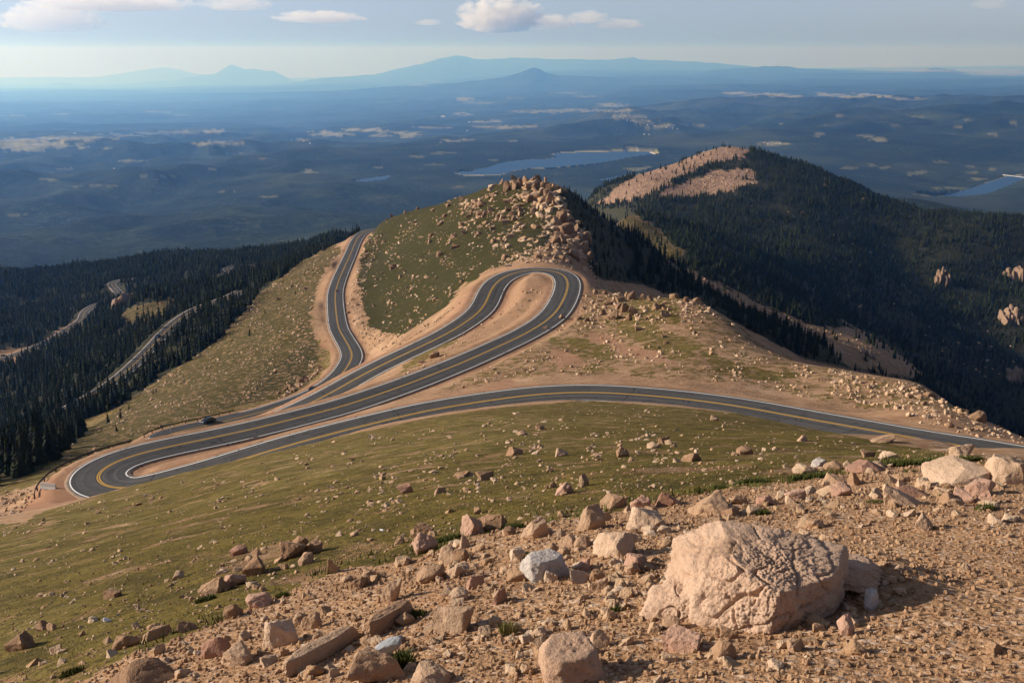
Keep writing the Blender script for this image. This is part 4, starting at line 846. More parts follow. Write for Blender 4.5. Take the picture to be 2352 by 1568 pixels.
# the big crumbling boulder and other special stones
def frame_at(u, v, rmin=1., rmax=60.):
    p = hit(u, v, rmin, rmax); return p, np.linalg.norm(p) / F
def solid(planes, n=6, hard=34, lump=.03, cell=16., seed=1, rough=.02):
    D, Fc = ico(n); N = np.array([p[:3] for p in planes], float); N /= np.linalg.norm(N, axis=1)[:, None]; h = np.array([p[3] for p in planes])
    q = np.clip(D @ N.T, 0, None) / h; r = 1 / ((q ** hard).sum(1) ** (1 / hard)); P = D * r[:, None]
    P = P + D * (rough * 2 * fbm3(P * 3, 4, seed))[:, None]
    g = P * cell; g = g + .5 * np.stack([noise3(P * 9, 1), noise3(P * 9, 2), noise3(P * 9, 3)], 1)
    c = cell3(g, seed); c2 = cell3(P * cell * 2.3, seed + 7)
    crack = np.clip(.05 - np.abs(noise3(P * 2.3 + 4.1, seed + 3)), 0, .05) * (noise3(P * 1.3, 8) > -.15)
    c3 = cell3(P * cell * .42 + .3 * noise3(P * 6, 4)[:, None], seed + 11)
    lump = lump * np.clip(.8 + .8 * noise3(P * 1.9, seed + 5) + .5 * noise3(P * 5, seed + 6), .4, 1.25)
    P = P + D * (lump * 1.5 * (1 - np.clip(c, 0, 1) ** 2 * 1.6) + lump * .5 * (1 - c2) + lump * 1.3 * (1 - c3) - crack * 1.6 + .035 * fbm3(P * 2.2, 3, 6))[:, None]
    return P, Fc
p, s = frame_at(1745, 1440); d = p[:2] / np.hypot(*p[:2])
big = s * 350          # half width in metres of the main block is about half of this
# local axes: x right, y away, z up, scaled in units of the block's half width
hw_ = 170 * s
PL = [(-.42,-1,.36,.60),(.70,-.72,.10,.60),(.10,-.10,1,.46),(-.62,-.30,.85,.62),(-1,-.35,.12,.90),(1,-.25,.10,.84),(0,1,.2,.9),(0,0,-1,.6),(.15,-.75,-.75,.60),(-.8,-.8,-.1,.86),(-.1,-.8,.75,.66)]
V, Fc = solid(PL, 7, 90, .022, 25., 11, .03)
for nx, ny, nz, c0, dep in ((.85,-.2,.45,-.18,.055),(.95,.1,-.25,.26,.05),(.2,-.3,.95,.02,.035),(-.5,.4,.8,-.30,.05)):      # joints
    nn = np.array([nx, ny, nz]); nn = nn / np.linalg.norm(nn)
    dd = np.abs(V @ nn - c0 + .07 * fbm3(V * 3.5, 3, int(abs(c0) * 100)))
    V = V - V / np.linalg.norm(V, axis=1)[:, None] * (dep * np.exp(-(dd / .022) ** 2) * (noise3(V * 1.7, 9 + int(dep * 1000)) > -.12))[:, None]
Vb, Fb = solid([(0,-1,.5,.5),(.1,-.2,1,.36),(-1,0,.2,.7),(1,-.1,.3,.75),(0,1,.2,.8),(0,0,-1,.5),(.7,-.7,.5,.62)], 6, 60, .03, 20., 15, .07)
Vb = Vb * (.62, .40, .24) + (.92, .90, .02)
Vt_, Ft = solid([(-.3,-1,.5,.3),(-.5,-.2,1,.26),(-1,0,.2,.6),(1,0,.2,.5),(0,1,0,.4),(0,0,-1,.4)], 6, 60, .02, 20., 19, .06)
Vt_ = Vt_ * .75 + (-1.03, -.02, -.34)
VA = np.concatenate([V, Vb, Vt_]); FA = np.concatenate([Fc, Fb + len(V), Ft + len(V) + len(Vb)])
ang = -math.atan2(d[0], d[1])
M_CRUMB = granite('granite_crumbling', [(.25,(.25,.14,.085)),(.48,(.44,.285,.19)),(.8,(.58,.415,.30))], .75, .03, 1.6)
me = mesh_np('boulder', VA * hw_, FA, M_CRUMB, True)
q = p[:2] + d * hw_ * .45
o = link('boulder', me, None, (q[0], q[1], float(ground(*q)) + hw_ * .34), (0, 0, ang)); tag(o, 'huge crumbling pale granite boulder with pebbly surface on the right gravel', 'boulder')
BIGPOS = (q, hw_)
# plank-like tilted slab
def slab(u0, v0, u1, v1, wid, thick, lab, mat, lift=0., seed=2, cell=10.):
    a = hit(u0, v0, 1, 60); b = hit(u1, v1, 1, 60); L = np.linalg.norm(b - a); c = (a + b) / 2
    Vs, Fs = solid([(1,.1,.1,1),(-1,.1,0,1),(.1,1,.15,1),(0,-1,.2,1),(.05,0,1,1),(0,0,-1,1),(.7,-.8,.4,1.18),(-.8,.5,.5,1.2),(-.7,-.7,.2,1.2)], 5, 40, .03, cell, seed, .03)
    Vs = Vs / np.abs(Vs).max(0) * (L / 2, wid / 2, thick / 2)
    dx = b - a; rz = math.atan2(dx[1], dx[0]); ry = -math.atan2(dx[2], np.hypot(dx[0], dx[1]))
    o = link('boulder', mesh_np('boulder', Vs, Fs, mat, True), None, (c[0], c[1], c[2] + thick * .3 + lift), Euler((0, ry, rz))); tag(o, lab, 'boulder'); return o
slab(640, 1562, 822, 1458, .12, .095, 'long plank-like slab of pale rock tilted across the lower gravel', M_PALE, .03, 21)
slab(835, 1472, 945, 1406, .13, .13, 'long brown wedge of rock pointing down the gravel slope', M_BROWN, .02, 23)
slab(1203, 1338, 1292, 1312, .26, .16, 'light grey granite slab standing out among the tan rocks', M_GREY, .05, 25, 30.)
slab(1235, 1568, 1378, 1540, .36, .20, 'crumbling yellowish boulder at the bottom edge right of centre', M_CRUMB, .02, 27, 8.)
# ------------------------------------------------------------------ conifers
k = NT('conifer_needles'); pos = k.pos(); at = k.n('ShaderNodeAttribute', attribute_name='tint'); ts = k.n('ShaderNodeSeparateColor'); k.l(at.outputs['Color'], ts.inputs[0])
oi = k.n('ShaderNodeObjectInfo').outputs['Random']
f = k.math('ADD', k.math('MULTIPLY', k.noise(pos, .7, 3), .6), k.math('MULTIPLY', k.math('ADD', ts.outputs[0], oi), .3))
k.bsdf(k.ramp(f, [(.25,(.005,.008,.004)),(.5,(.013,.018,.007)),(.75,(.032,.036,.013)),(.95,(.065,.058,.024))]), .85, None, .08); M_NEEDLE = k.m
M_BARK = plain('conifer_bark', (.10, .075, .055), .95, .1, 0, .4, 3)
def crown(seed, levels=9, fronds=8, core=6):
    g = np.random.default_rng(seed); V = []; Fc = []
    for i in range(levels):                                     # whorls of drooping boughs
        t = i / (levels - 1); z = .10 + .84 * t; rad = (1 - t) ** .85 * .5 + .03
        for j in range(fronds - (i > levels * .6) * 2):
            a = 2 * PI * (j + g.uniform(-.3, .3)) / (fronds - (i > levels * .6) * 2) + i * .7; r = rad * g.uniform(.62, 1.18); w = .42 * r + .03
            ca, sa_ = math.cos(a), math.sin(a); b = len(V)
            V += [(0, 0, z + .10), (ca * r * .6 - sa_ * w, sa_ * r * .6 + ca * w, z - .02), (ca * r, sa_ * r, z - .085 * r / .3 + g.uniform(-.02, .03)), (ca * r * .6 + sa_ * w, sa_ * r * .6 - ca * w, z - .02), (ca * r * .45, sa_ * r * .45, z - .07)]
            Fc += [(b, b + 1, b + 2), (b, b + 2, b + 3), (b + 1, b + 4, b + 2), (b + 2, b + 4, b + 3)]
    b = len(V); V += [(math.cos(2 * PI * j / core) * .2, math.sin(2 * PI * j / core) * .2, .12) for j in range(core)] + [(0, 0, 1.0)]
    Fc += [(b + j, b + (j + 1) % core, b + core) for j in range(core)]
    return np.array(V), np.array(Fc)
def cone_tree(seed, tiers=3, n=6):
    g = np.random.default_rng(seed); V = []; Fc = []
    for i in range(tiers):
        z0 = .05 + .28 * i * 3 / tiers; z1 = min(1., z0 + .5) if i < tiers - 1 else 1.0; r = (.5, .37, .24, .15)[i] if tiers > 1 else .42
        b = len(V)
        for j in range(n):
            a = 2 * PI * (j + g.uniform(-.25, .25)) / n + i; q = r * g.uniform(.55, 1.2); V.append((math.cos(a) * q, math.sin(a) * q, z0 + g.uniform(-.05, .07)))
        V.append((g.uniform(-.03, .03), g.uniform(-.03, .03), z1)); Fc += [(b + j, b + (j + 1) % n, b + n) for j in range(n)]
    return np.array(V), np.array(Fc)
CR_HI = [crown(i, (9, 8, 10)[i % 3], (8, 7, 9)[i % 3]) for i in range(6)]
CR_MID = [crown(20 + i, 5, 5, 5) for i in range(5)]
CR_LO = [cone_tree(40 + i, 3, 5) for i in range(6)]
i0, i1 = np.searchsorted(RR, (170, 2750)); j0, j1 = np.searchsorted(AZ, (-.54, .54))
area = (RR[i0:i1] ** 2)[:, None] * np.gradient(RHO)[i0:i1, None] * np.gradient(AZ)[None, j0:j1]
fm = forest[i0:i1, j0:j1].astype(float); Xf, Yf = X[i0:i1, j0:j1], Y[i0:i1, j0:j1]; Uf, Vf = U0[i0:i1, j0:j1], V0[i0:i1, j0:j1]
cl = noise2(Xf / 55, Yf / 55, 71); c2 = noise2(Xf / 16, Yf / 16, 73)
dens = fm * np.clip(.75 + .8 * cl + .5 * c2, .08, 1) / 19.
rgt = Uf > 1250
dens *= np.where(rgt & (Xf > 0), 1.15, 1.9)
# thinner wood beside the talus, the strip and on the right rocky slopes
dens *= np.where((Uf > 1900) & (Vf > 560), .75, 1)
# scattered trees in the bare places
for poly, dd in ((P_TAL[0], 1/520.), (P_TAL[1], 1/420.), (P_STRIP, 1/420.), (P_KNOLL, 1/220.), (P_SADDLE, 1/260.)):
    dens = np.where(inpoly(poly, Uf, Vf) & (RR[i0:i1, None] > 600), dd * (cl > -.1) * 1.3, dens)
edge = inpoly([(180,1010),(350,905),(520,795),(640,690),(720,610),(735,625),(650,715),(540,815),(370,920),(200,1040)], Uf, Vf) & (RR[i0:i1, None] < 760)
dens = np.where(edge, np.clip(c2 * 2.2, 0, 1) / 60., dens)
rd = ROADD[i0:i1, j0:j1]; dens = np.where(rd < 4.5, 0, dens)
tops = (Z[i0:i1, j0:j1] + 9) / RR[i0:i1, None]
dens = np.where(tops > RMAX[i0 - 1:i1 - 1, j0:j1] - .002, dens, 0)
cnt = rng.poisson(dens * area); ci, cj = np.nonzero(cnt)
ci = np.repeat(ci, cnt[ci, cj]); cj = np.repeat(cj, cnt[np.nonzero(cnt)])
lr = RHO[i0 + ci] + rng.uniform(-.5, .5, len(ci)) * np.gradient(RHO)[i0 + ci]; az_ = AZ[j0 + cj] + rng.uniform(-.5, .5, len(ci)) * .00118
tr = np.exp(lr); tx, ty = tr * np.sin(az_), tr * np.cos(az_); tz = ground(tx, ty)
hgt = (4.2 + 7.2 * rng.random(len(tx)) ** .8) * np.where(rng.random(len(tx)) < .1, 1.3, 1); hgt = np.where(edge[ci, cj], hgt * .45, hgt); hgt *= np.where(tr > 1200, 1.1, 1)
hgt = np.where((Uf[ci, cj] > 1270) & (Uf[ci, cj] < 1440) & (tr < 720), hgt * .6, hgt)
hgt *= np.clip(.75 + .6 * noise2(tx / 40, ty / 40, 77), .5, 1.1)
wdt = hgt * rng.uniform(.26, .44, len(tx)) + .25
vis = visible(tx, ty, tz + hgt * .55)
score = np.where(vis, hgt / tr, 0)
tu, tv = project(tx, ty, tz + hgt * .5); score = np.where((tu > -5) & (tu < 2357) & (tv < 1575), score, 0)
# some lone trees are chosen first so that each can be told apart
order = np.argsort(-score); ind = order[:290]; restt = order[290:]
crm = [mesh_np('crown', V, Fc, M_NEEDLE) for V, Fc in CR_HI]
mb = MB(); mb.cyl((0, 0, -.06), (0, 0, .55), .035, .02, 7); trm = mb.mesh('trunk', M_BARK)
def tlabel(u, v, x, y):
    q = samp(ROADD, x, y)
    if u < 640:
        vr = np.interp(u, [0, 100, 233, 350, 450, 560], [1005, 965, 895, 795, 710, 666])
        return ('dark spruce between the lower forest road and the grassy slope', 'spruces above the lower road') if v > vr - 8 else ('dark spruce in the dense wood beyond the lower forest road', 'spruces beyond the lower road')
    if u < 1250: return ('dark spruce behind the left shoulder of the boulder hill', 'spruces behind the left shoulder')
    if u < 1900 : return ('dark spruce on the shaded spur right of the boulder hill', 'spruces on the shaded spur')
    return ('dark spruce on the shaded slope of the forested mountain at right', 'spruces on the forested mountain')
for i in ind:
    e = bpy.data.objects.new('conifer_tree', None); COL.objects.link(e); e.location = (tx[i], ty[i], tz[i]); e.rotation_euler = (0, 0, float(rng.uniform(0, 6.28))); e.scale = (wdt[i] * 1.05, wdt[i] * 1.05, hgt[i])
    lb, gr = tlabel(tu[i], tv[i], tx[i], ty[i]); tag(e, lb, 'tree', gr)
    link('trunk', trm, e); link('crown', crm[int(rng.integers(len(crm)))], e)
def forest_mesh(ids, shapes, seed):
    g = np.random.default_rng(seed); VV, FF, TT = [], [], []; b = 0
    which = g.integers(len(shapes), size=len(ids))
    for s, (P, Fc) in enumerate(shapes):
        q = ids[which == s]; m = len(q)
        if m == 0: continue
        a = g.uniform(0, 6.28, m); c, sn = np.cos(a)[:, None], np.sin(a)[:, None]
        Vx = (P[None, :, 0] * c - P[None, :, 1] * sn) * wdt[q][:, None] * 1.1 + tx[q][:, None]; Vy = (P[None, :, 0] * sn + P[None, :, 1] * c) * wdt[q][:, None] * 1.1 + ty[q][:, None]
        Vz = P[None, :, 2] * hgt[q][:, None] + tz[q][:, None] - .2
        VV.append(np.stack([Vx, Vy, Vz], -1).reshape(-1, 3)); FF.append((Fc[None] + (np.arange(m) * len(P))[:, None, None]).reshape(-1, 3) + b); b += m * len(P)
        TT.append(np.repeat(g.random(m), len(P)))
    T = np.concatenate(TT).astype(np.float32)
    return np.concatenate(VV), np.concatenate(FF), np.stack([T, T, T, T], -1)
nearids = restt[tr[restt] < 800]; farids = restt[tr[restt] >= 800]
print('TREES', len(tx), 'near', len(nearids), 'far', len(farids), 'heroes', len(heroes), 'rocks', len(ROCKS))
A1 = forest_mesh(nearids, CR_MID, 1); A2 = forest_mesh(farids, CR_LO, 2)
me = mesh_np('conifer_forest', np.concatenate([A1[0], A2[0]]), np.concatenate([A1[1], A2[1] + len(A1[0])]), M_NEEDLE, False, {'tint': np.concatenate([A1[2], A2[2]])})
tag(link('conifer_forest', me), 'dense dark conifer forest covering the mountain and valley flanks', 'forest', None, 'stuff')

# ------------------------------------------------------------------ turf blades and tufts
k = NT('alpine_grass'); at = k.n('ShaderNodeAttribute', attribute_name='tint'); ts = k.n('ShaderNodeSeparateColor'); k.l(at.outputs['Color'], ts.inputs[0])
k.bsdf(k.ramp(ts.outputs[0], [(.0,(.055,.068,.018)),(.35,(.11,.115,.032)),(.7,(.175,.155,.05)),(1,(.30,.235,.10))]), .8, None, .1); M_GRASS = k.m
def blades(x, y, h, w, tint, per, seed):
    g = np.random.default_rng(seed); n = len(x); z = ground(x, y)
    X_ = np.repeat(x, per) + g.normal(size=n * per) * np.repeat(w, per); Y_ = np.repeat(y, per) + g.normal(size=n * per) * np.repeat(w, per); Z_ = ground(X_, Y_) - .005
    H_ = np.repeat(h, per) * g.uniform(.5, 1.15, n * per); a = g.uniform(0, 6.28, n * per); l = g.uniform(.15, .6, n * per) * H_; bw = H_ * .07 + .0025
    la = g.uniform(0, 6.28, n * per)
    p0 = np.stack([X_ - np.cos(a) * bw, Y_ - np.sin(a) * bw, Z_], -1); p1 = np.stack([X_ + np.cos(a) * bw, Y_ + np.sin(a) * bw, Z_], -1)
    p2 = np.stack([X_ + np.cos(la) * l, Y_ + np.sin(la) * l, Z_ + H_], -1)
    V = np.stack([p0, p1, p2], 1).reshape(-1, 3); Fc = np.arange(len(V)).reshape(-1, 3)
    t = np.clip(np.repeat(tint, per) + g.normal(size=n * per) * .12, 0, 1); T = np.repeat(t, 3).astype(np.float32)
    return V, Fc, np.stack([T] * 4, -1)
n = 60000
r_ = 3 + 62 * rng.random(n) ** 1.3; a_ = rng.uniform(-.56, .56, n); gx, gy = r_ * np.sin(a_), r_ * np.cos(a_)
pg = samp(grass, gx, gy) * (.30 + .9 * noise2(gx / 1.3, gy / 1.3, 81) + .5 * noise2(gx / .4, gy / .4, 83))
kp = pg > rng.random(n) * .75; gx, gy, r_ = gx[kp], gy[kp], r_[kp]
ed = np.abs(samp(gravel.astype(float), gx + .5 * np.sin(gx), gy + .4) - samp(gravel.astype(float), gx, gy - .6)) > .2
h_ = rng.uniform(.012, .032, len(gx)) * (1 + r_ * .012) * np.where(ed, 3.2, 1); t_ = np.clip(.55 + .8 * noise2(gx / 4, gy / 4, 85) - .3 * ed, 0, 1)
B1 = blades(gx, gy, h_, .03 + r_ * .0022, t_, 5, 3)
o = link('grass', mesh_np('grass', B1[0], B1[1], M_GRASS, False, {'tint': B1[2]})); tag(o, 'short alpine turf of the near meadow', 'grass', None, 'stuff')
# distinct tufts standing in the gravel and along its edge
T_TUFT = [(1750,1180,26,16,'grass tuft right above the crumbling boulder'),(2262,1172,26,20,'grass tuft alone on the far right gravel'),(1170,1452,30,30,'yellowing grass tuft on the bare gravel in the middle'),(1417,1398,26,16,'small dark grass tuft left of the crumbling boulder'),(955,1415,40,20,'grass tuft behind the long brown wedge'),(925,1530,30,46,'tall thin grass behind the weathered wood stump'),
 (1180,1212,46,16,'dark grass clump beside the leaning pair of boulders'),(1030,1240,60,16,'grass clump beside the pinkish boulder'),(1200,1272,24,8,'low grass cushion on bare gravel'),(650,1370,24,16,'round grass tuft on the lower left gravel edge'),(470,1380,40,16,'dark grass clump below the tan boulder'),(165,1546,36,16,'grass clump at the lower left corner of the gravel'),
 (2060,1070,150,18,'long strip of tall dark grass along the right meadow edge'),(1860,1098,90,16,'dark grass bank on the meadow edge in the right half'),(1730,1108,70,14,'dark low grass bank left of the grass edge stones'),(2190,1060,120,16,'tall grass strip in front of the cube boulder'),(2093,1083,26,7,'small dark grass cushion on the right gravel'),(1650,1120,34,10,'little dark grass bank at the meadow edge'),(2010,1154,30,9,'thin green grass blades near the cream wedge rock'),(2170,1140,26,9,'sparse grass blades right of the cream wedge rock')]
for i, (u, v, w_, h_, lb) in enumerate(T_TUFT):
    p = hit(u, v, 1, 60); s = np.linalg.norm(p) / F; m = int(60 + w_ * 2.5)
    x_ = p[0] + np.clip(rng.normal(size=m), -1.8, 1.8) * w_ * s * .26; y_ = p[1] + np.clip(rng.normal(size=m), -1.6, 1.6) * min(w_, 30) * s * .28
    if w_ > 80: y_ += (x_ - p[0]) * .0 
    V, Fc, T = blades(x_, y_, np.full(m, h_ * s * .8), np.full(m, .012), np.full(m, .12 if i != 2 else .7), 4, 50 + i)
    V = V - p; o = link('grass_tuft', mesh_np('grass_tuft', V, Fc, M_GRASS, False, {'tint': T}), None, tuple(p)); tag(o, lb, 'grass tuft')

# ------------------------------------------------------------------ outcrops far off in the woods
M_CLIFF = granite('granite_cliff', [(.22,(.13,.085,.055)),(.45,(.22,.145,.095)),(.7,(.30,.205,.14)),(.9,(.38,.28,.20))], .2, .5, .12)
T_OUT = [(292,700,74,56,'big rounded rock outcrop above the clearing in the left forest',700,1000),(2165,652,40,58,'pale rock tower in the forest on the right mountain',1000,1600),(2338,640,50,44,'pale cliff high at the right edge',1000,1700),(2326,742,50,60,'ribbed pale crag at the right edge above the shadow',1000,1600),(2336,872,46,40,'lowest ribbed crag at the right edge',900,1400),(1990,812,40,16,'sunlit rock pile at the lower end of the bare strip',700,1000),(1944,746,44,14,'line of sunlit rocks beside the bare strip',700,1000),(1895,428,16,10,'small pale crag near the top of the forested mountain',1500,2300),(1985,460,20,10,'pale double crag on the upper forest slope',1400,2300),(1845,490,12,8,'pale speck of crag in the middle of the forest slope',1200,2000)]
for i, (u, v, w_, h_, lb, ra_, rb_) in enumerate(T_OUT):
    p = hit(u, v, ra_, rb_); s = np.linalg.norm(p) / F; V = []; Fc = []; b = 0; g = np.random.default_rng(900 + i)
    for q in range(26):
        P, f_ = rock_hull(950 + i * 11 + q, 12, 3, .05, .4)
        t = g.uniform(-.5, .5); hh = (1 - abs(t) * 1.1) * g.uniform(.45, 1.0)
        V.append(P * (w_ * s * g.uniform(.05, .13), w_ * s * g.uniform(.10, .3), h_ * s * hh * .5) + (t * w_ * s * .8, g.uniform(-.25, .35) * w_ * s, h_ * s * hh * .2)); Fc.append(f_ + b); b += len(P)
    V = np.concatenate(V); V[:, 2] += ground(p[0] + V[:, 0] * .8, p[1] + V[:, 1] * .8) - p[2]
    tag(link('rock_outcrop', mesh_np('rock_outcrop', V, np.concatenate(Fc), M_CLIFF, True), None, tuple(p)), lb, 'rock outcrop')

# ------------------------------------------------------------------ guard rails, barrier, post, fence
M_STEEL = plain('weathered_steel', (.060, .048, .042), .7, .3, .4, .4, 3); M_WOOD = plain('old_wood', (.17, .12, .08), .9, .1, 0, .35, 4); M_CONC = plain('concrete', (.42, .40, .37), .9, .2, 0, .15, 2); M_BLUE = plain('painted_grey_metal', (.24, .29, .34), .5, .4, .2, .15, 3)
WPROF = [(.04, -.16), (.09, -.10), (.04, -.02), (.04, .02), (.09, .10), (.04, .16), (.0, .16), (.0, -.16)]
def offset_path(P, i0_, i1_, off, step=2):
    T = np.gradient(P[:, :2], axis=0); T /= np.linalg.norm(T, axis=1)[:, None]; N = np.stack([T[:, 1], -T[:, 0]], 1)
    Q = P.copy(); Q[:, :2] += N * off; return Q[i0_:i1_:step]
def nearest_i(P, u, v):
    pu, pv = project(P[:, 0], P[:, 1], P[:, 2]); return int(np.argmin((pu - u) ** 2 + (pv - v) ** 2))
def guardrail(pts, lb, mat=None, hgt_=.72, wood=False):
    pts = np.array(pts); pts[:, 2] = ground(pts[:, 0], pts[:, 1])
    base = Vector(pts[0]); e = bpy.data.objects.new('guardrail', None); COL.objects.link(e); e.location = base
    mat = mat or M_STEEL; m = MB()
    prof = WPROF if not wood else [(-.07, -.12), (.07, -.12), (.07, .12), (-.07, .12)]
    m.sweep([Vector(p) - base + Vector((0, 0, hgt_)) for p in pts], prof); m.build('beam', mat, e)
    d = np.concatenate([[0], np.cumsum(np.linalg.norm(np.diff(pts, axis=0), axis=1))]); k_ = np.arange(.3, d[-1], 3.8)
    pm = MB(); pm.box((0, 0, .3), (.16, .18, 1.1)); pme = pm.mesh('post', mat)
    for q in k_:
        p = Vector([np.interp(q, d, pts[:, i]) for i in range(3)]) - base; link('post', pme, e, p)
    tag(e, lb, 'guard rail'); return e
PM, PLo = ROADS[1][1], ROADS[2][1]
a, b = nearest_i(PM, 222, 1104), nearest_i(PM, 395, 1026); guardrail(offset_path(PM, a, b, -4.1 - 4.6), 'dark guard rail along the outside of the sharp left hairpin')
a, b = nearest_i(PLo, 379, 1001), nearest_i(PLo, 575, 953); guardrail(offset_path(PLo, a, b, -3.9 - 1.6), 'dark guard rail beside the lower road where the dark teal car drives')
a, b = nearest_i(PLo, 593, 949), nearest_i(PLo, 716, 906); guardrail(offset_path(PLo, a, b, 3.9 + 1.5), 'low brown wooden rail on the near side of the lower road', M_WOOD, .55, True)
a, b = nearest_i(PLo, 822, 546), nearest_i(PLo, 880, 526); guardrail(offset_path(PLo, a, b, -3.9 - 1.7), 'far guard rail where the lower road crosses the crest')
p = hit(112, 1122, 120, 240); s = np.linalg.norm(p) / F
m = MB(); L_ = 36 * s; m.sweep([(-L_ / 2, 0, 0), (L_ / 2, 0, 0)], [(-.30, 0), (.30, 0), (.26, .12), (.12, .34), (.08, .85), (-.08, .85), (-.12, .34), (-.26, .12)])
tag(m.build('concrete_barrier', M_CONC, None, loc=(p[0], p[1], p[2] + .02), rot=(0, 0, -.25)), 'pale concrete barrier block on the dirt outside the left hairpin', 'barrier')
p = hit(1168, 614, 280, 400); e = bpy.data.objects.new('roadside_barrier', None); COL.objects.link(e); e.location = tuple(p); e.rotation_euler = (0, 0, .05)
m = MB(); m.box((0, 0, .62), (2.4, .12, .5)); m.build('panel', M_BLUE, e)
m = MB(); m.box((0, 0, .25), (.14, .5, .6)); pme = m.mesh('post', M_WOOD); link('post', pme, e, (-.9, 0, 0)); link('post', pme, e, (.9, 0, 0)); tag(e, 'short grey blue barrier board behind the hairpin loop', 'barrier')
p = hit(394, 1000, 120, 240); m = MB(); m.cyl((0, 0, 0), (0, 0, 1.9), .05, .045, 8); m.box((0, -.05, 1.75), (.14, .02, .28))
tag(m.build('marker_post', M_BLUE, None, loc=tuple(p)), 'thin marker post at the end of the hairpin guard rail', 'post')
# weathered wood stump among the near rocks
p = hit(893, 1505, 1, 60); s = np.linalg.norm(p) / F; M_DRIFT = plain('weathered_wood', (.26, .27, .28), .8, .15, 0, .5, 14)
Vs, Fs = rock_shape(5, 777, planes=8, rough=.10); an = np.sin(Vs[:, 1] * 14 + 5 * noise3(Vs * 2, 4)) * .035; Vs = Vs + Vs * an[:, None]
Vs = Vs * (78 * s * .5, 34 * s * .5, 34 * s * .5); ta = .62; Vs = np.stack([Vs[:, 0] * math.cos(ta) - Vs[:, 2] * math.sin(ta), Vs[:, 1], Vs[:, 0] * math.sin(ta) + Vs[:, 2] * math.cos(ta)], 1)
tag(link('wood_stump', mesh_np('wood_stump', Vs, Fs, M_DRIFT, True), None, (p[0], p[1], p[2] + 22 * s)), 'silvery grey weathered wood stump between the lower rocks', 'stump')
# litter in the meadow
M_WHITE = plain('white_litter', (.80, .81, .82), .5, .4, 0, .06, 5)
p = hit(246, 1428, 1, 80); s = np.linalg.norm(p) / F
Vs, Fs = rock_shape(3, 555, planes=5, rough=.35); Vs = Vs * (9 * s, 5 * s, 5 * s); tag(link('paper_scrap', mesh_np('paper_scrap', Vs, Fs, M_WHITE, False), None, (p[0], p[1], p[2] + 3 * s), (0, .5, .3)), 'crumpled white scrap lying in the lower left meadow', 'litter')
p = hit(878, 1219, 1, 80); s = np.linalg.norm(p) / F; m = MB(); L_ = 11 * s; rr_ = 2.3 * s
m.cyl((-L_ / 2, 0, 0), (L_ * .22, 0, 0), rr_, rr_, 14); e = m.build('bottle', M_WHITE, None, loc=(p[0], p[1], p[2] + rr_), rot=(0, 0, -.35), smooth=False)
m = MB(); m.cyl((L_ * .22, 0, 0), (L_ * .38, 0, 0), rr_, rr_ * .45, 14); m.cyl((L_ * .38, 0, 0), (L_ * .5, 0, 0), rr_ * .45, rr_ * .45, 12); m.build('neck', M_WHITE, e); tag(e, 'white plastic bottle lying in the meadow grass', 'bottle')

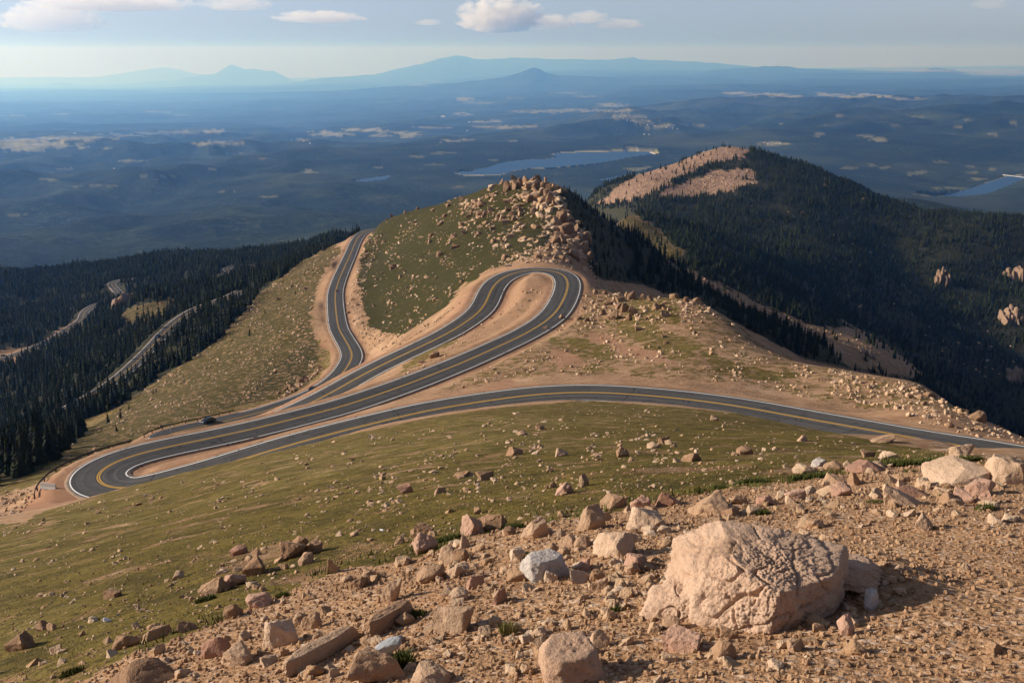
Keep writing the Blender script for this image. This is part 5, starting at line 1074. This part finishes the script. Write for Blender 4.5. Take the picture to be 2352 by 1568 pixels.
# ------------------------------------------------------------------ vehicles
M_GLASS = plain('car_glass', (.012, .014, .017), .08, .6, 0, .1, 1); M_TYRE = plain('tyre_rubber', (.015, .015, .015), .85, .2); M_RIM = plain('wheel_rim', (.35, .35, .36), .35, .5, .8); M_LAMP = plain('lamp_glass', (.75, .76, .78), .12, .6); M_TAIL = plain('tail_lamp', (.30, .012, .01), .2, .5)
def wheel(parent, x, y):
    m = MB(); m.cyl((x, y - .11, .33), (x, y + .11, .33), .33, .33, 20); t = m.build('wheel', M_TYRE, parent)
    m = MB(); sg = 1 if y > 0 else -1; m.cyl((x, y + sg * .10, .33), (x, y + sg * .125, .33), .21, .18, 14); m.build('rim', M_RIM, t)
def make_car(paint, suv=False):
    e = bpy.data.objects.new('parked_car', None); COL.objects.link(e)
    H = 1.68 if suv else 1.45
    # lofted body: stations along the length (x, half width, bottom, belt)
    st_ = [(-2.25,.70,.42,.62),(-2.15,.84,.30,.86),(-1.6,.89,.24,.95 if not suv else 1.02),(-.6,.91,.22,.94 if not suv else 1.0),(.6,.91,.22,.92 if not suv else 1.0),(1.35,.89,.24,.86 if not suv else .98),(2.0,.83,.30,.72 if not suv else .9),(2.25,.68,.40,.58)]
    V = []; n = 10
    for x, hw2, zb, zt in st_:
        for (cy, cz) in ((-.86,0),(-1,.28),(-1,.62),(-.94,.9),(-.72,1),(.72,1),(.94,.9),(1,.62),(1,.28),(.86,0)): V.append((x, cy * hw2, zb + cz * (zt - zb)))
    Fq = [(i * n + j, i * n + (j + 1) % n, (i + 1) * n + (j + 1) % n, (i + 1) * n + j) for i in range(len(st_) - 1) for j in range(n)] + [tuple(range(n - 1, -1, -1)), tuple(range((len(st_) - 1) * n, len(st_) * n))]
    m = MB(); m.add(V, Fq); body = m.build('body', paint, e, smooth=True)
    bz = .93 if not suv else 1.0; x0, x1, x2, x3 = (-2.02, -1.25, .28, 1.12) if not suv else (-2.12, -1.85, .35, 1.15)
    cab = [(x0, .80, bz - .05), (x3, .80, bz - .05)]; top = [(x1, .62, H), (x2, .62, H)]
    V = [(x0,-.80,bz-.04),(x3,-.80,bz-.04),(x3,.80,bz-.04),(x0,.80,bz-.04),(x1,-.60,H-.06),(x2,-.60,H-.06),(x2,.60,H-.06),(x1,.60,H-.06)]
    m = MB(); m.add(V, [(0,1,5,4),(1,2,6,5),(2,3,7,6),(3,0,4,7),(4,5,6,7)]); m.build('windows', M_GLASS, e)
    m = MB(); m.add([(x1-.06,-.60,H-.07),(x2+.05,-.60,H-.07),(x2+.05,.60,H-.07),(x1-.06,.60,H-.07),(x1+.1,-.52,H),(x2-.1,-.52,H),(x2-.1,.52,H),(x1+.1,.52,H)], [(0,1,5,4),(1,2,6,5),(2,3,7,6),(3,0,4,7),(4,5,6,7),(3,2,1,0)]); 
    for sx, tx_ in ((x0, x1), (x3, x2)):
        for sy in (-1, 1): m.cyl((sx, sy * .79, bz - .03), (tx_, sy * .60, H - .05), .035, .03, 6)
    for sy in (-1, 1): m.cyl((-.45, sy * .80, bz - .03), (-.50, sy * .61, H - .05), .035, .03, 6)
    m.build('roof', paint, e)
    for x in (-1.38, 1.42):
        for y in (-.80, .80): wheel(e, x, y)
    for y in (-.58, .58):
        m = MB(); m.box((2.17, y, .66), (.12, .34, .13)); m.build('headlight', M_LAMP, e)
        m = MB(); m.box((-2.2, y * 1.05, .72), (.08, .30, .15)); m.build('tail_light', M_TAIL, e)
    return e
def paint(name, c): return plain(name, c, .42, .3, .1, .05, 1, .25)
P_TEAL = paint('dark_teal_paint', (.012, .028, .034)); P_BLACK = paint('black_paint', (.010, .010, .012)); P_BLUE_ = paint('blue_paint', (.012, .05, .095)); P_WH = paint('white_paint', (.72, .72, .73)); P_SIL = paint('silver_paint', (.38, .40, .42))
def put_car(u, v, lb, pt, rmin, rmax, road=None, lane=0, flip=False, suv=False, rz=None, grp=None):
    if road is not None:
        i = nearest_i(road, u, v); T = road[min(i + 2, len(road) - 1)] - road[max(i - 2, 0)]; h = math.atan2(T[1], T[0]); N = np.array([T[1], -T[0]]) / np.hypot(T[0], T[1])
        q = road[i, :2] + N * lane; z = road[i, 2] + .09; a_ = h + (PI if flip else 0); pitch = -math.atan2(T[2], np.hypot(T[0], T[1])) * (-1 if flip else 1)
    else:
        p = hit(u, v, rmin, rmax); q = p[:2]; z = float(ground(*q)); a_ = rz; pitch = 0
    e = make_car(pt, suv); e.location = (q[0], q[1], z); e.rotation_euler = Euler((0, pitch, a_)); tag(e, lb, 'car', grp); e.name = 'car'
put_car(487, 968, 'dark teal car driving on the lower road beside the guard rail', P_TEAL, 0, 0, PLo, -1.9, True)
put_car(728, 900, 'black car half hidden by the bank on the lower road', P_BLACK, 0, 0, PLo, -1.7, True)
PFo, PVa = ROADS[3][1], ROADS[4][1]
put_car(369, 774, 'blue car on the lower forest road among tree shadows', P_BLUE_, 0, 0, PFo, -1.6, True)
put_car(471, 703, 'white car at the upper end of the lower forest road', P_WH, 0, 0, PFo, 1.4, False, True)
put_car(8, 818, 'black car parked at the far left of the parking area', P_BLACK, 500, 1100, None, rz=.3); put_car(17, 826, 'dark car parked nearest in the parking area', P_TEAL, 500, 1100, None, rz=.4, suv=True)
put_car(91, 797, 'dark car with bright glint in the middle of the parking area', P_BLACK, 500, 1100, None, rz=.5); put_car(101, 796, 'white car in the middle of the parking area', P_WH, 500, 1100, None, rz=.5); put_car(112, 790, 'silver car at the right end of the parking area', P_SIL, 500, 1100, None, rz=.6, suv=True)
# log fence at the parking area
e = bpy.data.objects.new('log_fence', None); COL.objects.link(e); pa = hit(-6, 811, 500, 1200); pb = hit(34, 807, 500, 1200); e.location = tuple(pa); dv = Vector(pb - pa); m = MB()
for hh in (.5, .95): m.cyl((0, 0, hh), dv + Vector((0, 0, hh)), .09, .09, 6)
m.build('rail', M_WOOD, e); m = MB(); m.cyl((0, 0, -.3), (0, 0, 1.2), .13, .11, 8); pme = m.mesh('post', M_WOOD)
for q in np.linspace(0, 1, 9): link('post', pme, e, dv * q)
tag(e, 'pale log fence along the back of the parking area', 'fence')

# ------------------------------------------------------------------ dams and far town
M_DAM = plain('pale_earth_dam', (.42, .35, .27), .95, .1, 0, .15, .05); M_DAMW = plain('white_dam_face', (.46, .43, .38), .9, .1, 0, .1, .05)
def dam(a_, b_, lb, mat, top=-794., wid=12):
    A_ = at_z(*a_, top); B_ = at_z(*b_, top); c = (A_ + B_) / 2; m = MB()
    m.sweep([Vector(A_ - c), Vector(B_ - c)], [(-wid * 1.6, -8), (wid * 1.6, -8), (wid * .35, 0), (-wid * .35, 0)])
    tag(m.build('dam', mat, None, loc=tuple(c)), lb, 'dam')
dam((1496, 349), (1522, 357.5), 'pale straight dam at the right end of the long reservoir', M_DAM); dam((2304, 401), (2368, 409), 'white dam face at the far edge of the right reservoir', M_DAMW, -797., 4)
M_HW = plain('house_white', (.5, .48, .44), .8, .2); M_HR = plain('house_tan', (.48, .34, .26), .8, .2); M_RF = plain('house_roof', (.20, .16, .14), .85, .1)
def house_mesh(mat):
    m = MB(); m.add([(-.5,-.5,0),(.5,-.5,0),(.5,.5,0),(-.5,.5,0),(-.5,-.5,.55),(.5,-.5,.55),(.5,.5,.55),(-.5,.5,.55),(-.5,0,.9),(.5,0,.9)], [(0,1,5,4),(2,3,7,6),(1,2,6,9,5),(3,0,4,8,7),(4,5,9,8),(6,7,8,9)]); return m.mesh('house', mat)
HM = [house_mesh(M_HW), house_mesh(M_HR), house_mesh(M_HW)]
TOWN = [(1440,277),(1448,279),(1455,278),(1462,281),(1470,283),(1478,284),(1487,287),(1496,286),(1504,289),(1512,291),(1520,292),(1530,293),(1545,295),(1556,297),(1432,273),(1424,270),(1436,266),(1446,265),(1475,276),(1490,279),(1398,256),(1386,255),(1374,257),(1362,256),(1350,257),(1338,255),(1326,254),(1312,253),(1405,251),(1418,249),(1300,251),(1414,258),(1428,262),(1500,283),(1536,288),(1548,289)]
HL = [(1765,331,'pale house'),(1775,333,'pale house'),(1784,331,'pale house'),(1793,330,'pale house'),(1757,329,'pale house'),(1018,270,'long white building'),(1078,281,'white house'),(1073,301,'small white farmhouse'),(1480,309,'tan house'),(1491,310,'tan house'),(262,388,'white lone house'),(712,330,'white roofed house'),(172,307,'white farmhouse'),(1012,328,'pale cabin'),(698,325,'pale cabin')]
def put_house(u, v, w_, lb, cat, gr, i):
    p = hit(u, v, 3000, 60000); s = np.linalg.norm(p) / F; q = w_ * s
    o = link('house', HM[i % 3], None, (p[0], p[1], p[2] - q * .1), (0, 0, float(rng.uniform(-.5, .5))), (q, q * .7, q * .62)); tag(o, lb, cat, gr)
for i, (u, v) in enumerate(TOWN): put_house(u, v, 2.6 if i < 20 else 2.2, 'tiny pale house of the town strung along the far valley', 'house', 'houses of the valley town', i)
for i, (u, v, nm) in enumerate(HL):
    lb = ['pale house in the hamlet behind the bald hilltop'] * 5 + ['long white building above the middle of the valley', 'white house right of the pale clearings in the valley middle', 'small white farmhouse left of the valley clearings', 'tan house in the woods behind the reservoir', 'tan house in the woods behind the reservoir', 'white lone house in the left forest of the valley', 'white roofed house in the valley left of the hill', 'white farmhouse on the big pale meadow at left', 'pale cabin in the clearing above the hill', 'pale cabin beside the white roofed house']
    put_house(u, v, 9 if i == 5 else 4, lb[i], 'house', {0: 'hamlet houses', 1: 'hamlet houses', 2: 'hamlet houses', 3: 'hamlet houses', 4: 'hamlet houses', 8: 'tan houses', 9: 'tan houses'}.get(i), i)
# ------------------------------------------------------------------ clouds: soft bodies of vapour well above the haze
def cloud(u, v, w_, h_, lb, dens, seed, dist=60000., thr=.40):
    k = NT('cloud_vapour'); tc = k.n('ShaderNodeTexCoord').outputs['Object']
    ln = k.n('ShaderNodeVectorMath', operation='LENGTH'); k.l(tc, ln.inputs[0])
    mp = k.n('ShaderNodeMapping'); k.l(tc, mp.inputs['Vector']); mp.inputs['Location'].default_value = (seed * 3.1, seed * 1.7, seed * .9); mp.inputs['Scale'].default_value = (w_ / 90. + .6, 1.2, h_ / 50. + .6)
    nz = k.noise(mp.outputs[0], 1.6, 6, .62)
    f = k.math('SUBTRACT', k.math('ADD', nz, .42), k.math('MULTIPLY', ln.outputs['Value'], .55))
    dn = k.math('MULTIPLY', k.fr(f, thr, thr + .16), dens * .55)
    pv = k.n('ShaderNodeVolumePrincipled'); pv.inputs['Color'].default_value = (.97, .98, 1, 1); pv.inputs['Absorption Color'].default_value = (1, 1, 1, 1); pv.inputs['Anisotropy'].default_value = .2
    k.l(dn, pv.inputs['Density']); k.l(pv.outputs[0], k.out.inputs['Volume'])
    p = at_r(u, v, dist); s = np.linalg.norm(p) / F
    P, Fc = ico(4); P = P * (1.02 + .16 * fbm3(P * 2.3 + seed, 3, seed))[:, None]; P = P.copy(); P[:, 2] = np.where(P[:, 2] < 0, P[:, 2] * .6, P[:, 2])
    o = link('cloud', mesh_np('cloud', P, Fc, k.m, True), None, tuple(p), (0, 0, -math.atan2(p[0], p[1])), (w_ * s * .56, w_ * s * .45, h_ * s * .62)); tag(o, lb, 'cloud')
cloud(1150, 44, 190, 78, 'largest heaped white cloud above the middle of the horizon', .0022, 1)
cloud(1262, 54, 120, 34, 'low white cloud trailing off the right side of the largest cloud', .0016, 2, 62000)
cloud(1352, 42, 90, 30, 'small torn cloud right of the largest cloud, upper one', .0012, 3, 64000)
cloud(1420, 58, 110, 24, 'small torn cloud right of the largest cloud, lower one', .0012, 4, 64000)
cloud(735, 42, 190, 28, 'long flat white cloud left of the largest cloud', .0014, 5, 62000)
cloud(985, 53, 60, 14, 'little faint cloud just left of the largest cloud', .0012, 6, 62000)
cloud(120, 48, 210, 60, 'broad bluish white cloud at the upper left', .0012, 7, 58000)
cloud(250, 10, 330, 36, 'long grey cloud band cut by the top edge at left', .0012, 8, 56000)
cloud(540, 12, 150, 30, 'thin ragged cloud at the top between two larger clouds', .0010, 9, 56000)
cloud(2275, 10, 70, 24, 'faint pinkish wisp of cloud at the upper right', .0006, 10, 60000)
# ------------------------------------------------------------------ camera, light, sky, air
cam = bpy.data.cameras.new('camera'); co = bpy.data.objects.new('camera', cam); COL.objects.link(co)
co.location = (0, 0, 0); co.rotation_euler = (PI / 2 - PITCH, 0, 0)
cam.sensor_width = 36; cam.lens = 36 * F / 2352; cam.clip_start = .05; cam.clip_end = 800000
sc.camera = co
SUN_AZ, SUN_EL = R(-84), R(21.5)                 # azimuth from the view direction, positive to the right
sd = Vector((math.sin(SUN_AZ) * math.cos(SUN_EL), math.cos(SUN_AZ) * math.cos(SUN_EL), math.sin(SUN_EL)))
sl = bpy.data.lights.new('sun', 'SUN'); sl.energy = 5.0; sl.angle = R(.53); sl.color = (1, .89, .76)
so = bpy.data.objects.new('sun', sl); COL.objects.link(so); so.rotation_euler = sd.to_track_quat('Z', 'Y').to_euler()
w = bpy.data.worlds.new('World'); sc.world = w; w.use_nodes = True
nt = w.node_tree; nt.nodes.clear()
sky = nt.nodes.new('ShaderNodeTexSky'); sky.sky_type = 'NISHITA'; sky.sun_disc = False
sky.sun_elevation = SUN_EL; sky.sun_rotation = SUN_AZ; sky.altitude = 2000; sky.air_density = .65; sky.dust_density = 4.5; sky.ozone_density = 8.5
bg = nt.nodes.new('ShaderNodeBackground'); bg.inputs['Strength'].default_value = .104
wo = nt.nodes.new('ShaderNodeOutputWorld'); hs = nt.nodes.new('ShaderNodeHueSaturation'); hs.inputs['Saturation'].default_value = .5; nt.links.new(sky.outputs[0], hs.inputs['Color']); nt.links.new(hs.outputs[0], bg.inputs[0]); nt.links.new(bg.outputs[0], wo.inputs[0])
# haze: one closed box of even air round everything
HZ = True
if HZ:
    k = NT('haze_air'); pv = k.n('ShaderNodeVolumePrincipled')
    pv.inputs['Color'].default_value = (.17, .43, 1.0, 1); pv.inputs['Absorption Color'].default_value = (1, 1, 1, 1)
    pv.inputs['Density'].default_value = 4.0e-5; pv.inputs['Anisotropy'].default_value = .42
    k.l(pv.outputs[0], k.out.inputs['Volume'])
    b = MB(); zlo = float(Z.min()) - 1; b.box((0, 0, (800 + zlo) / 2), (420000, 420000, 800 - zlo))
    tag(b.build('haze', k.m), 'blue summer haze filling the valley air', 'haze', None, 'stuff')
sc.cycles.volume_bounces = 3; sc.cycles.max_bounces = 6; sc.cycles.diffuse_bounces = 3; sc.cycles.transparent_max_bounces = 8
sc.cycles.use_denoising = True
sc.cycles.use_adaptive_sampling = True; sc.cycles.adaptive_threshold = .01
sc.view_settings.view_transform = 'Standard'; sc.view_settings.look = 'None'; sc.view_settings.gamma = 1; sc.view_settings.exposure = .45
sc.render.film_transparent = False
